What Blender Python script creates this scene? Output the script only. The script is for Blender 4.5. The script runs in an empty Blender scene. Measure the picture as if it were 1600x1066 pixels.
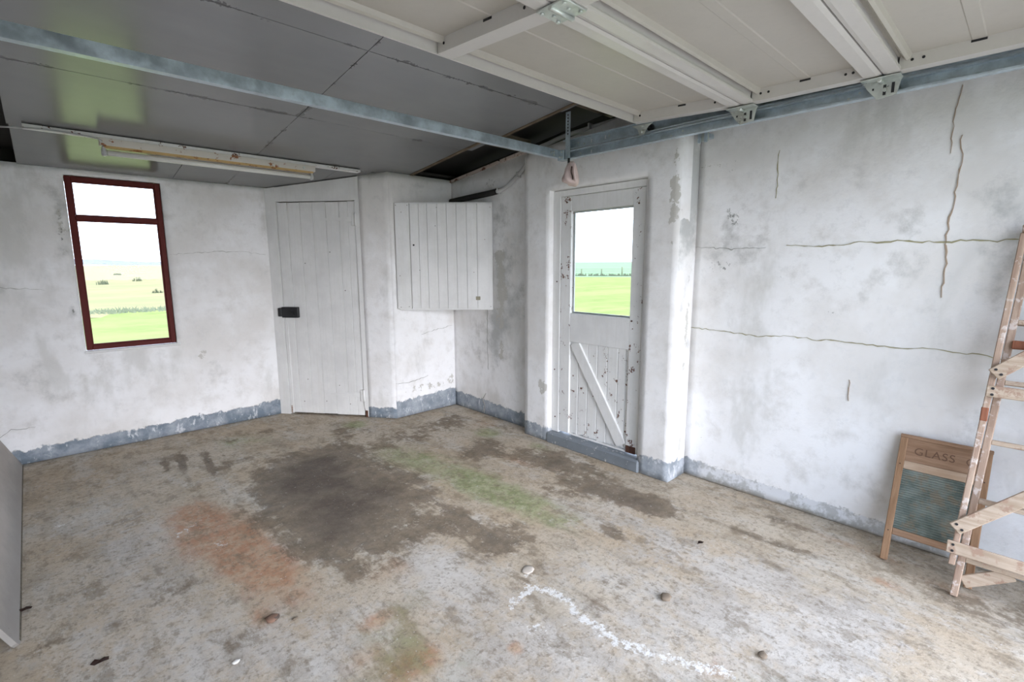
import bpy, bmesh, math, random
from mathutils import Vector, Matrix, noise
PI = math.pi
sc = bpy.context.scene
COL = sc.collection
rnd = random.Random(7)
# ------------------------------------------------------------------ camera
cam_d = bpy.data.cameras.new('camera'); cam = bpy.data.objects.new('camera', cam_d); COL.objects.link(cam)
CAM_H = 1.43; PITCH = math.radians(8.8098); YAW = math.radians(43.3976); ROLL = math.radians(-0.1732)
fw = Vector((math.sin(YAW)*math.cos(PITCH), math.cos(YAW)*math.cos(PITCH), -math.sin(PITCH)))
rt = Vector((math.cos(YAW), -math.sin(YAW), 0)); up = rt.cross(fw)
r2 = rt*math.cos(ROLL)+up*math.sin(ROLL); u2 = -rt*math.sin(ROLL)+up*math.cos(ROLL)
cm = Matrix((r2, u2, -fw)).transposed().to_4x4(); cm.translation = (0, 0, CAM_H)
cam.matrix_world = cm
cam_d.sensor_width = 36; cam_d.lens = 768.148/1600*36; cam_d.clip_start = .02; cam_d.clip_end = 4000
sc.camera = cam
# ------------------------------------------------------------------ sky, exposure
w = bpy.data.worlds.new('overcast_sky'); sc.world = w; w.use_nodes = True
nt = w.node_tree; nt.nodes.clear()
wo = nt.nodes.new('ShaderNodeOutputWorld'); bg = nt.nodes.new('ShaderNodeBackground')
tc = nt.nodes.new('ShaderNodeTexCoord'); sx = nt.nodes.new('ShaderNodeSeparateXYZ'); rp = nt.nodes.new('ShaderNodeValToRGB')
nt.links.new(tc.outputs['Generated'], sx.inputs[0]); nt.links.new(sx.outputs['Z'], rp.inputs[0])
rp.color_ramp.elements[0].position = 0.0; rp.color_ramp.elements[0].color = (.72, .825, 1.0, 1)
rp.color_ramp.elements[1].position = 1.0; rp.color_ramp.elements[1].color = (.65, .765, 1.0, 1)
nt.links.new(rp.outputs[0], bg.inputs[0]); bg.inputs[1].default_value = 3.0
nt.links.new(bg.outputs[0], wo.inputs[0])
# added fill: weak, very soft low sun behind the camera, brightens the back wall
sl = bpy.data.lights.new('fill_sun', 'SUN'); sl.energy = 2.7; sl.angle = math.radians(50); sl.color = (1.0, .955, .96)
so = bpy.data.objects.new('fill_sun', sl); COL.objects.link(so); so.location = (0, -6, 5)
so.rotation_euler = Vector((.10, 1.0, -.22)).to_track_quat('-Z', 'Y').to_euler()
sc.view_settings.view_transform = 'Standard'; sc.view_settings.look = 'None'
sc.view_settings.gamma = 1; sc.view_settings.use_curve_mapping = False
sc.view_settings.exposure = 1.10
sc.cycles.max_bounces = 12; sc.cycles.diffuse_bounces = 8; sc.cycles.glossy_bounces = 4
sc.cycles.transparent_max_bounces = 8; sc.cycles.transmission_bounces = 6
sc.cycles.caustics_reflective = False; sc.cycles.caustics_refractive = False
sc.cycles.sample_clamp_indirect = 8
# ------------------------------------------------------------------ mesh helpers
MW = {}
def wmat(o): return MW.get(o.name, Matrix.Identity(4)) if o is not None else Matrix.Identity(4)
def empty(name, loc, rot=None, label=None, cat=None, group=None, kind=None):
    o = bpy.data.objects.new(name, None); COL.objects.link(o)
    m = Matrix.Translation(loc)
    if rot is not None: m = m @ rot.to_4x4()
    o.matrix_world = m; o.empty_display_size = .05
    MW[o.name] = m
    return tag(o, label, cat, group, kind)
def tag(o, label=None, cat=None, group=None, kind=None):
    if label: o['label'] = label
    if cat: o['category'] = cat
    if group: o['group'] = group
    if kind: o['kind'] = kind
    return o
def obj(name, bm, mat, parent=None, local=True, label=None, cat=None, group=None, kind=None, smooth=False):
    """local=True: the mesh is given in its top parent's own frame; False: in world coordinates"""
    bmesh.ops.recalc_face_normals(bm, faces=bm.faces)
    me = bpy.data.meshes.new(name)
    if parent is None:
        xs = [v.co for v in bm.verts]
        c = Vector(((min(v.x for v in xs)+max(v.x for v in xs))/2, (min(v.y for v in xs)+max(v.y for v in xs))/2, min(v.z for v in xs)))
        bmesh.ops.translate(bm, verts=bm.verts, vec=-c)
    elif not local:
        bmesh.ops.transform(bm, matrix=wmat(parent).inverted(), verts=bm.verts)
    if smooth:
        for f in bm.faces: f.smooth = True
    bm.to_mesh(me); bm.free()
    if not isinstance(mat, (list, tuple)): mat = [mat]
    for m in mat: me.materials.append(m)
    o = bpy.data.objects.new(name, me); COL.objects.link(o)
    if parent is None:
        o.location = c; MW[o.name] = Matrix.Translation(c)
    else:
        o.parent = parent; MW[o.name] = wmat(parent).copy()
    return tag(o, label, cat, group, kind)
def box(bm, x0, x1, y0, y1, z0, z1, bev=0, M=None, segs=1):
    vs = [bm.verts.new((x, y, z)) for x in (x0, x1) for y in (y0, y1) for z in (z0, z1)]
    F = [(0,1,3,2),(4,6,7,5),(0,4,5,1),(2,3,7,6),(0,2,6,4),(1,5,7,3)]
    fs = [bm.faces.new([vs[i] for i in f]) for f in F]
    if bev:
        es = list({e for f in fs for e in f.edges})
        r = bmesh.ops.bevel(bm, geom=es, offset=bev, segments=segs, affect='EDGES', clamp_overlap=True)
        vs = list({v for f in r['faces'] for v in f.verts} | {v for v in vs if v.is_valid})
    if M is not None: bmesh.ops.transform(bm, matrix=M, verts=vs)
    return vs
def nbox(*a, **k):
    bm = bmesh.new(); box(bm, *a, **k); return bm
def beam(bm, a, b, wdt, thk, nrm, bev=0):
    """rectangular bar from a to b: width measured across in the plane, thickness along nrm"""
    a = Vector(a); b = Vector(b); d = (b-a); L = d.length; d.normalize(); n = Vector(nrm); n = (n-d*n.dot(d)).normalized(); s = n.cross(d)
    M = Matrix((d, s, n)).transposed().to_4x4(); M.translation = a
    return box(bm, 0, L, -wdt/2, wdt/2, -thk/2, thk/2, bev, M)
def tube(bm, pts, r, seg=10, caps=True):
    pts = [Vector(p) for p in pts]; rings = []; rr = r if isinstance(r, (list, tuple)) else [r]*len(pts)
    prev = None
    for i, p in enumerate(pts):
        t = (pts[min(i+1, len(pts)-1)]-pts[max(i-1, 0)]).normalized()
        a = prev if prev is not None else (Vector((0, 0, 1)) if abs(t.z) < .9 else Vector((1, 0, 0)))
        a = (a-t*a.dot(t)).normalized(); prev = a; b = t.cross(a)
        rings.append([bm.verts.new(p+(a*math.cos(q)+b*math.sin(q))*rr[i]) for q in [2*PI*k/seg for k in range(seg)]])
    for i in range(len(rings)-1):
        for k in range(seg):
            f = bm.faces.new((rings[i][k], rings[i][(k+1) % seg], rings[i+1][(k+1) % seg], rings[i+1][k])); f.smooth = True
    if caps: bm.faces.new(rings[0][::-1]); bm.faces.new(rings[-1])
def prism(bm, poly, ax, t0, t1, M=None):
    """polygon in the plane across axis ax ('x','y','z'), extruded t0..t1 along it"""
    def P(u, v, t): return {'x': (t, u, v), 'y': (u, t, v), 'z': (u, v, t)}[ax]
    A = [bm.verts.new(P(u, v, t0)) for u, v in poly]; B = [bm.verts.new(P(u, v, t1)) for u, v in poly]
    n = len(poly); bm.faces.new(A); bm.faces.new(B[::-1])
    for i in range(n): bm.faces.new((A[i], A[(i+1) % n], B[(i+1) % n], B[i]))
    if M is not None: bmesh.ops.transform(bm, matrix=M, verts=A+B)
    return A+B
def profile(bm, prof, p0, p1, u, v):
    """open sheet profile [(a,b)..] swept p0->p1 with axes u,v (no thickness closed loops given by caller)"""
    u = Vector(u); v = Vector(v); R0 = [bm.verts.new(Vector(p0)+u*a+v*b) for a, b in prof]; R1 = [bm.verts.new(Vector(p1)+u*a+v*b) for a, b in prof]
    n = len(prof)
    for i in range(n): bm.faces.new((R0[i], R0[(i+1) % n], R1[(i+1) % n], R1[i]))
    bm.faces.new(R0[::-1]); bm.faces.new(R1)
# ------------------------------------------------------------------ material helpers
class N:
    def __init__(s, name, rough=.8, metal=0.0, spec=.5):
        s.m = bpy.data.materials.new(name); s.m.use_nodes = True; s.t = s.m.node_tree; s.t.nodes.clear()
        s.out = s.n('ShaderNodeOutputMaterial'); s.b = s.n('ShaderNodeBsdfPrincipled'); s.l(s.b.outputs[0], s.out.inputs[0])
        s.b.inputs['Roughness'].default_value = rough; s.b.inputs['Metallic'].default_value = metal
        s.b.inputs['Specular IOR Level'].default_value = spec
        s.pos = s.n('ShaderNodeNewGeometry').outputs['Position']
    def n(s, t): return s.t.nodes.new(t)
    def l(s, a, b): s.t.links.new(a, b)
    def set(s, inp, v):
        if hasattr(v, 'is_linked'): s.l(v, inp)
        elif isinstance(v, (tuple, list)) and len(v) == 3 and inp.type == 'RGBA': inp.default_value = (*v, 1)
        else: inp.default_value = v
    def obj(s): return s.n('ShaderNodeTexCoord').outputs['Object']
    def map(s, vec, scale=(1, 1, 1), rot=(0, 0, 0), loc=(0, 0, 0)):
        m = s.n('ShaderNodeMapping'); s.l(vec, m.inputs[0]); m.inputs['Scale'].default_value = scale; m.inputs['Rotation'].default_value = rot; m.inputs['Location'].default_value = loc; return m.outputs[0]
    def noise(s, scale, detail=4, rough=.55, vec=None, dist=0, out=0):
        t = s.n('ShaderNodeTexNoise'); s.l(vec if vec is not None else s.pos, t.inputs['Vector']); t.inputs['Scale'].default_value = scale; t.inputs['Detail'].default_value = detail; t.inputs['Roughness'].default_value = rough; t.inputs['Distortion'].default_value = dist; return t.outputs[out]
    def vor(s, scale, vec=None, feat='F1', out='Distance'):
        t = s.n('ShaderNodeTexVoronoi'); t.feature = feat; s.l(vec if vec is not None else s.pos, t.inputs['Vector']); t.inputs['Scale'].default_value = scale; return t.outputs[out]
    def math(s, op, a, b=None, c=None, clamp=False):
        t = s.n('ShaderNodeMath'); t.operation = op; t.use_clamp = clamp; s.set(t.inputs[0], a)
        if b is not None: s.set(t.inputs[1], b)
        if c is not None: s.set(t.inputs[2], c)
        return t.outputs[0]
    def rng(s, v, a, b, c=0, d=1, smooth=True):
        t = s.n('ShaderNodeMapRange'); t.interpolation_type = 'SMOOTHSTEP' if smooth else 'LINEAR'; s.set(t.inputs['Value'], v)
        for k, q in zip(('From Min', 'From Max', 'To Min', 'To Max'), (a, b, c, d)): s.set(t.inputs[k], q)
        return t.outputs[0]
    def mix(s, f, a, b, mode='MIX'):
        t = s.n('ShaderNodeMix'); t.data_type = 'RGBA'; t.blend_type = mode; t.clamp_factor = True
        s.set(t.inputs[0], f); s.set(t.inputs[6], a); s.set(t.inputs[7], b); return t.outputs[2]
    def attr(s, name):
        t = s.n('ShaderNodeAttribute'); t.attribute_name = name; q = s.n('ShaderNodeSeparateColor'); s.l(t.outputs['Color'], q.inputs[0]); return q.outputs[0], q.outputs[1], q.outputs[2]
    def bump(s, h, strength=.3, dist=.01, prev=None):
        t = s.n('ShaderNodeBump'); s.l(h, t.inputs['Height']); t.inputs['Strength'].default_value = strength; t.inputs['Distance'].default_value = dist
        if prev is not None: s.l(prev, t.inputs['Normal'])
        s.l(t.outputs[0], s.b.inputs['Normal']); return t.outputs[0]
    def color(s, c): s.set(s.b.inputs['Base Color'], c)
    def rough(s, r): s.set(s.b.inputs['Roughness'], r)
    def xyz(s, vec=None):
        q = s.n('ShaderNodeSeparateXYZ'); s.l(vec if vec is not None else s.pos, q.inputs[0]); return q.outputs
def painted(name, base, rust=(.16, .07, .035), wear=.0, rough=.55, grain=None, under=None, spec=.4, soft=.06):
    """paint over wood or metal with fine dirt, chips and optional wood grain along z"""
    m = N(name, rough, spec=spec)
    d = m.noise(3.5, 5, .6); c = m.mix(m.rng(d, .35, .75), base, [x*(1-soft*2.2) for x in base])
    c = m.mix(m.rng(m.noise(40, 3, .6), .45, .8, 0, .35), c, [x*.88 for x in base])
    if grain:
        g = m.noise(1, 4, .6, vec=m.map(m.pos, grain)); c = m.mix(m.rng(g, .45, .75, 0, .25), c, [base[0]*.8, base[1]*.79, base[2]*.74])
        m.bump(g, .15, .004)
    if wear:
        ch = m.rng(m.math('MULTIPLY', m.noise(75, 4, .7), m.rng(m.noise(14, 5, .7), .42, .68)), wear+.06, wear+.09); c = m.mix(ch, c, rust)
        if under: c = m.mix(m.rng(m.noise(9, 4, .6), .62, .70), c, under)
    m.color(c); return m.m
def wood(name, a, b, scale=(60, 60, 4), rough=.75, worn=None):
    m = N(name, rough, spec=.3); v = m.map(m.obj(), scale)
    g = m.noise(1, 5, .65, vec=v, dist=.4); c = m.mix(m.rng(g, .3, .7), a, b)
    c = m.mix(m.rng(m.noise(5, 4, .6), .35, .8, 0, .5), c, [x*.7 for x in a])
    if worn: c = m.mix(m.rng(m.noise(22, 5, .7), .53, .62), c, worn)
    m.color(c); m.bump(g, .35, .003); return m.m
def metal(name, base, rough=.4, mottled=.5, metallic=.85):
    m = N(name, rough, metallic); f = m.vor(28, out='Color', vec=None); v = m.noise(14, 5, .65)
    c = m.mix(m.rng(v, .3, .72), base, [min(1, x*(1+mottled)) for x in base])
    c = m.mix(m.rng(m.noise(60, 2, .5), .5, .8, 0, .3), c, [x*.7 for x in base])
    m.color(c); m.rough(m.rng(v, .3, .7, rough-.08, rough+.15)); return m.m
# ------------------------------------------------------------------ wall material
def wall_material(name, tint=(.87, .87, .875), blue=(.165, .205, .245), dirt_amt=1.0):
    m = N(name, .85, spec=.25)
    R, G, B = m.attr('mask'); S, T, U = m.attr('skirt'); S = m.math('SUBTRACT', S, .5)
    big = m.noise(1.6, 5, .6); mid = m.noise(5.5, 6, .65); fine = m.noise(45, 5, .7)
    c = m.mix(m.rng(big, .38, .66), tint, (tint[0]*.86, tint[1]*.84, tint[2]*.81))
    c = m.mix(m.rng(mid, .48, .68, 0, .6), c, (tint[0]*.82, tint[1]*.80, tint[2]*.77)); c = m.mix(m.rng(m.noise(16, 6, .7), .52, .68, 0, .35), c, (tint[0]*.76, tint[1]*.76, tint[2]*.75))
    c = m.mix(m.rng(m.noise(2.6, 5, .6, vec=m.map(m.pos, (1, 1, .45), loc=(3, 1, 7))), .54, .66, 0, .45*dirt_amt), c, (.54, .535, .50))
    # grey film
    g = m.rng(m.math('ADD', R, m.math('MULTIPLY', m.math('SUBTRACT', mid, .5), 2.6)), .30, 1.15)
    c = m.mix(m.math('MULTIPLY', g, .8), c, (.40, .41, .40))
    # bare plaster patches with crisp edge
    G = m.math('MULTIPLY', G, 1.3)
    p = m.rng(m.math('ADD', m.math('MULTIPLY', m.math('GREATER_THAN', G, .05), G), m.math('MULTIPLY', m.math('SUBTRACT', m.noise(11, 7, .7), .5), m.math('MULTIPLY', G, 6.0))), .62, .70)
    c = m.mix(m.math('MULTIPLY', p, .8), c, m.mix(fine, (.44, .43, .39), (.58, .56, .51)))
    # mould speckle
    sp = m.rng(m.math('ADD', B, m.math('MULTIPLY', m.math('SUBTRACT', m.noise(38, 6, .75), .5), m.math('MULTIPLY', B, 7.0))), .95, 1.35)
    c = m.mix(m.math('MULTIPLY', sp, .75), c, (.16, .165, .15))
    # isolated flecks
    fl = m.rng(m.vor(9), .012, .03, 1, 0); c = m.mix(m.math('MULTIPLY', fl, m.rng(m.noise(3), .52, .6)), c, (.20, .15, .11))
    # painted skirting band
    s = m.rng(m.math('ADD', S, m.math('MULTIPLY', m.math('SUBTRACT', m.noise(12, 6, .7), .5), .11)), -.003, .006)
    bl = m.mix(m.rng(m.noise(7, 5, .65), .35, .68), blue, (.36, .395, .44))
    bl = m.mix(m.rng(m.noise(22, 5, .7, vec=m.map(m.pos, (1, 1, .5))), .55, .66, 0, .8), bl, (.66, .68, .71))
    bl = m.mix(T, bl, m.mix(m.rng(m.noise(9, 5, .7), .42, .55), (.70, .71, .73), (.47, .475, .47)))
    c = m.mix(s, c, bl)
    edge = m.rng(m.math('ABSOLUTE', m.math('ADD', S, m.math('MULTIPLY', m.math('SUBTRACT', m.noise(12, 6, .7), .5), .11))), 0, .012, 1, 0)
    c = m.mix(m.math('MULTIPLY', edge, m.rng(m.noise(30, 4, .7), .5, .62, 0, .6)), c, (.30, .29, .27))
    # tan splash just above the floor
    c = m.mix(m.rng(m.math('ADD', U, m.math('MULTIPLY', m.math('SUBTRACT', mid, .5), .8)), .45, .8, 0, .85), c, (.40, .36, .30))
    m.color(c)
    h = m.math('ADD', m.math('MULTIPLY', fine, .35), m.math('MULTIPLY', m.noise(9, 5, .6), 1.2)); h = m.math('SUBTRACT', h, m.math('MULTIPLY', p, .25))
    m.bump(h, .28, .012); return m.m
M_wall = wall_material('painted_plaster')
# ------------------------------------------------------------------ other materials
def floor_material():
    m = N('stained_concrete', .8, spec=.35)
    D, G, O = m.attr('m1'); W, P, L = m.attr('m2')
    stv = m.map(m.pos, (7, 1.4, 1), rot=(0, 0, math.radians(-4)))
    big = m.noise(1.3, 6, .62); mid = m.noise(4.5, 8, .70); streak = m.noise(1.3, 8, .72, vec=stv); fine = m.noise(38, 6, .75); med2 = m.noise(13, 8, .76)
    c = m.mix(m.rng(big, .38, .62), (.48, .39, .285), (.54, .475, .385))
    c = m.mix(m.rng(mid, .47, .66, 0, .7), c, (.33, .265, .185))
    c = m.mix(m.rng(streak, .46, .66, 0, .6), c, (.37, .325, .26))
    c = m.mix(m.rng(m.noise(3, 8, .74, vec=m.map(m.pos, (1.5, .7, 1), loc=(5, 5, 0))), .50, .64, 0, .6), c, (.58, .56, .52))
    c = m.mix(m.rng(med2, .53, .68, 0, .5), c, (.28, .235, .175))
    c = m.mix(m.rng(med2, .44, .34, 0, .45), c, (.64, .61, .56))
    nn = m.math('ADD', m.math('MULTIPLY', mid, .55), m.math('MULTIPLY', med2, .45))
    nz = m.math('ADD', m.math('MULTIPLY', nn, .7), m.math('MULTIPLY', streak, .3))
    def msk(a, amp, lo, hi, n=nn): return m.rng(m.math('ADD', a, m.math('MULTIPLY', m.math('SUBTRACT', n, .5), m.math('MULTIPLY', m.math('MINIMUM', m.math('ADD', m.math('MULTIPLY', a, 2.5), .0), 1.0), amp))), lo, hi)
    c = m.mix(m.math('MULTIPLY', msk(P, 4.0, .25, .9), .8), c, m.mix(m.rng(streak, .4, .65), (.60, .58, .55), (.44, .41, .375)))
    c = m.mix(m.math('MULTIPLY', msk(O, 4.5, .15, 1.0, nz), .85), c, m.mix(m.rng(med2, .4, .6), (.43, .21, .115), (.50, .35, .235)))
    c = m.mix(m.math('MULTIPLY', msk(L, 5.0, .30, 1.2, nz), .75), c, (.22, .185, .09))
    c = m.mix(m.math('MULTIPLY', msk(G, 4.0, .10, .85, nz), .85), c, m.mix(m.rng(med2, .4, .6), (.20, .25, .10), (.40, .41, .25)))
    c = m.mix(m.math('MULTIPLY', m.rng(m.noise(6.5, 9, .78, vec=m.map(m.pos, (1.3, .75, 1), loc=(9, 2, 0))), .515, .62), .55), c, (.20, .16, .11))
    dk = msk(D, 4.6, .27, .62, nz)
    dc = m.mix(m.rng(med2, .38, .62), (.125, .10, .074), (.24, .19, .135))
    c = m.mix(m.math('MULTIPLY', dk, .85), c, dc)
    core = m.rng(m.math('ADD', D, m.math('MULTIPLY', m.math('SUBTRACT', nn, .5), 2.2)), .75, 1.25)
    c = m.mix(m.math('MULTIPLY', core, .75), c, (.090, .071, .060))
    # white efflorescence
    wv = m.rng(m.math('ADD', W, m.math('MULTIPLY', m.math('SUBTRACT', m.noise(30, 8, .8), .5), m.math('MULTIPLY', m.math('MINIMUM', W, .5), 12.0))), .62, .85)
    c = m.mix(m.math('MULTIPLY', wv, .9), c, (.78, .78, .77))
    # pits, grit, white specks
    pit = m.rng(m.vor(46), .05, .12, 1, 0); pit = m.math('MULTIPLY', pit, m.rng(m.noise(2.2), .45, .6)); c = m.mix(m.math('MULTIPLY', pit, .7), c, (.12, .10, .08))
    c = m.mix(m.math('MULTIPLY', m.rng(fine, .50, .66), .6), c, (.19, .155, .115)); c = m.mix(m.rng(m.noise(24, 8, .8), .54, .66, 0, .45), c, (.17, .145, .11)); c = m.mix(m.rng(m.noise(90, 5, .8), .56, .70, 0, .5), c, (.14, .12, .095))
    c = m.mix(m.math('MULTIPLY', m.rng(m.noise(70, 3, .6), .66, .72), .6), c, (.66, .64, .60))
    sp = m.rng(m.vor(13), .012, .028, 1, 0); c = m.mix(m.math('MULTIPLY', sp, .8), c, (.78, .77, .74))
    m.color(c)
    m.rough(m.rng(mid, .3, .7, .62, .92))
    h = m.math('ADD', m.math('MULTIPLY', med2, 1.0), m.math('MULTIPLY', fine, .4)); h = m.math('SUBTRACT', h, m.math('MULTIPLY', pit, .5)); h = m.math('ADD', h, m.math('MULTIPLY', streak, .5))
    m.bump(h, .45, .012); return m.m
M_floor = floor_material()
def ceiling_material():
    m = N('grey_painted_board', .30, spec=1.0)
    a = m.noise(1.2, 5, .6); c = m.mix(m.rng(a, .35, .7), (.175, .178, .180), (.20, .202, .203))
    c = m.mix(m.rng(m.noise(3, 3, .5, vec=m.map(m.pos, (1, 4, 1))), .35, .75, 0, .4), c, (.20, .20, .202))
    X, Y, Z = m.xyz()
    e = None
    for ax, vals in ((Y, (3.21, 2.30, 4.09)), (X, (1.24,))):
        for v in vals:
            d = m.math('ABSOLUTE', m.math('SUBTRACT', ax, v)); e = d if e is None else m.math('MINIMUM', e, d)
    wd = m.rng(m.noise(5, 5, .8, vec=m.map(m.pos, (1, 1, 1), loc=(2, 4, 1))), .46, .64, .002, .026)
    mk = m.math('MULTIPLY', m.math('LESS_THAN', e, wd), m.rng(m.noise(3.2, 3), .42, .50))
    c = m.mix(m.math('MULTIPLY', mk, .85), c, (.045, .045, .048))
    c = m.mix(m.rng(m.vor(5), .008, .02, 1, 0), c, (.05, .04, .035))
    m.color(c); m.rough(m.rng(m.noise(2, 2, .5), .3, .7, .20, .26)); return m.m
M_ceil = ceiling_material()
M_white_wood = painted('white_painted_boards', (.80, .80, .79), wear=0, grain=(50, 50, 3), rough=.6)
M_white_old = painted('flaking_white_paint', (.82, .82, .81), rust=(.14, .06, .035), wear=.36, grain=(50, 50, 3), rough=.6)
M_rot = wood('rotten_wood', (.055, .026, .020), (.15, .07, .045))
M_door_metal = painted('cream_coated_steel', (.60, .575, .54), rough=.35, soft=.02)
M_door_skin = painted('cream_steel_skin', (.48, .45, .395), rough=.38, soft=.03)
M_galv = metal('galvanised_steel', (.40, .465, .51), .36, .45, .65)
M_galv2 = metal('zinc_plated_steel', (.50, .53, .50), .35, .4, .7)
M_frame = painted('red_oxide_paint', (.105, .015, .012), rough=.6, spec=.2)
M_black = painted('black_metal', (.020, .020, .022), rough=.5)
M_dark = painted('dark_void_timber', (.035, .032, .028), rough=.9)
M_joist = wood('stained_roof_timber', (.075, .06, .042), (.17, .145, .105), (8, 60, 60))
M_edge = wood('board_edge_timber', (.10, .07, .045), (.19, .145, .095), (60, 6, 60))
M_rubber = painted('black_lagging', (.025, .023, .022), rough=.8)
M_conduit = painted('grey_conduit', (.52, .52, .52), rough=.5)
M_tubeglass = painted('fluorescent_tube_glass', (.78, .77, .73), rough=.25, soft=.02)
M_lamp_body = painted('rusted_white_enamel', (.66, .62, .56), rust=(.27, .10, .035), wear=.30, rough=.5, under=None)
M_lamp_under = painted('yellowed_enamel', (.55, .38, .17), rust=(.25, .09, .03), wear=.27, rough=.5)
M_pink = painted('pale_pink_cloth', (.72, .58, .55), rough=.9)
M_ladder = wood('weathered_ladder_wood', (.31, .205, .15), (.47, .355, .27), (60, 60, 4), worn=(.58, .50, .45))
M_ladder_red = wood('red_stained_wood', (.20, .07, .035), (.30, .12, .07), (60, 60, 4))
M_ladder_b = wood('weathered_brace_wood', (.37, .28, .20), (.52, .42, .33), (60, 4, 60), worn=(.33, .22, .16))
M_wb = wood('washboard_wood', (.25, .14, .075), (.38, .235, .14), (70, 70, 5))
M_wb_h = wood('washboard_rail_wood', (.25, .145, .085), (.36, .23, .15), (70, 5, 70))
M_wb_pale = wood('washboard_pale_rail', (.40, .28, .19), (.52, .40, .30), (50, 5, 70))
M_ink = painted('faded_lettering', (.165, .095, .06), rough=.9)
def ribglass():
    m = N('ribbed_green_glass', .22, spec=.6)
    a = m.noise(9, 5, .6); c = m.mix(m.rng(a, .3, .7), (.115, .145, .13), (.25, .285, .26)); c = m.mix(m.rng(m.noise(14, 5, .7), .50, .62, 0, .7), c, (.25, .21, .155)); m.color(c); return m.m
M_rib = ribglass()
def boardmat():
    m = N('grey_weathered_sheet', .6, spec=.4); X, Y, Z = m.xyz(m.obj())
    a = m.noise(4, 6, .65, vec=m.map(m.pos, (1, .5, 1))); c = m.mix(m.rng(a, .35, .7), (.36, .325, .29), (.45, .41, .37))
    c = m.mix(m.rng(m.math('ADD', Z, m.math('MULTIPLY', a, .1)), .10, .22, .45, 0), c, (.19, .19, .185))
    c = m.mix(m.rng(m.vor(16), .02, .05, .6, 0), c, (.07, .06, .05)); m.color(c); m.bump(m.noise(40, 4, .6), .1, .004); return m.m
M_sheet = boardmat()
def glassmat():
    m = N('window_glass', .0); t = m.n('ShaderNodeBsdfTransparent'); g = m.n('ShaderNodeBsdfGlossy'); g.inputs['Roughness'].default_value = .02
    t.inputs[0].default_value = (.97, .985, .98, 1)
    fz = m.n('ShaderNodeFresnel'); fz.inputs[0].default_value = 1.18; mx = m.n('ShaderNodeMixShader'); m.l(fz.outputs[0], mx.inputs[0]); m.l(t.outputs[0], mx.inputs[1]); m.l(g.outputs[0], mx.inputs[2]); m.l(mx.outputs[0], m.out.inputs[0]); return m.m
M_glass = glassmat()
def grassmat(name, a, b, c3, sc1=1.0):
    m = N(name, 1.0, spec=0.0); m.b.inputs['IOR'].default_value = 1.0; n1 = m.noise(.9*sc1, 8, .75, vec=m.map(m.pos, (1, 1, 1), rot=(0, 0, .7)))
    c = m.mix(m.rng(n1, .35, .65), a, b); c = m.mix(m.rng(m.noise(.13, 6, .7, vec=m.map(m.pos, (1, 2.2, 1))), .45, .6), c, c3); m.color(c); return m.m
M_grass = grassmat('mown_grass', (.150, .178, .062), (.195, .215, .080), (.205, .205, .085))
M_field = grassmat('far_pasture', (.150, .215, .125), (.175, .235, .145), (.165, .225, .13), .2)
M_moor = grassmat('straw_moor', (.225, .195, .105), (.25, .215, .12), (.20, .19, .10), .3)
M_bush = grassmat('dark_rushes', (.10, .12, .075), (.16, .17, .11), (.13, .15, .10), 3)
M_yard = N('yard_concrete', .9, spec=.2); M_yard.color(M_yard.mix(M_yard.rng(M_yard.noise(2, 5, .6), .3, .7), (.42, .39, .34), (.50, .47, .42))); M_yard = M_yard.m
M_leaf = painted('dead_leaf', (.045, .022, .016), rough=.7)
M_stone = painted('grey_brown_stone', (.20, .16, .12), rough=.9)
M_chip = painted('white_plaster_chip', (.72, .71, .68), rough=.9)
M_crack_g = painted('mossy_crack', (.36, .33, .20), rough=.95)
M_crack_b = painted('brown_crack', (.40, .31, .23), rough=.95)
M_crack_f = painted('fine_grey_crack', (.36, .35, .32), rough=.95)
# ------------------------------------------------------------------ setting: ceiling height line
def zc(y): return 2.13+.117*(4.93-y)
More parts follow.
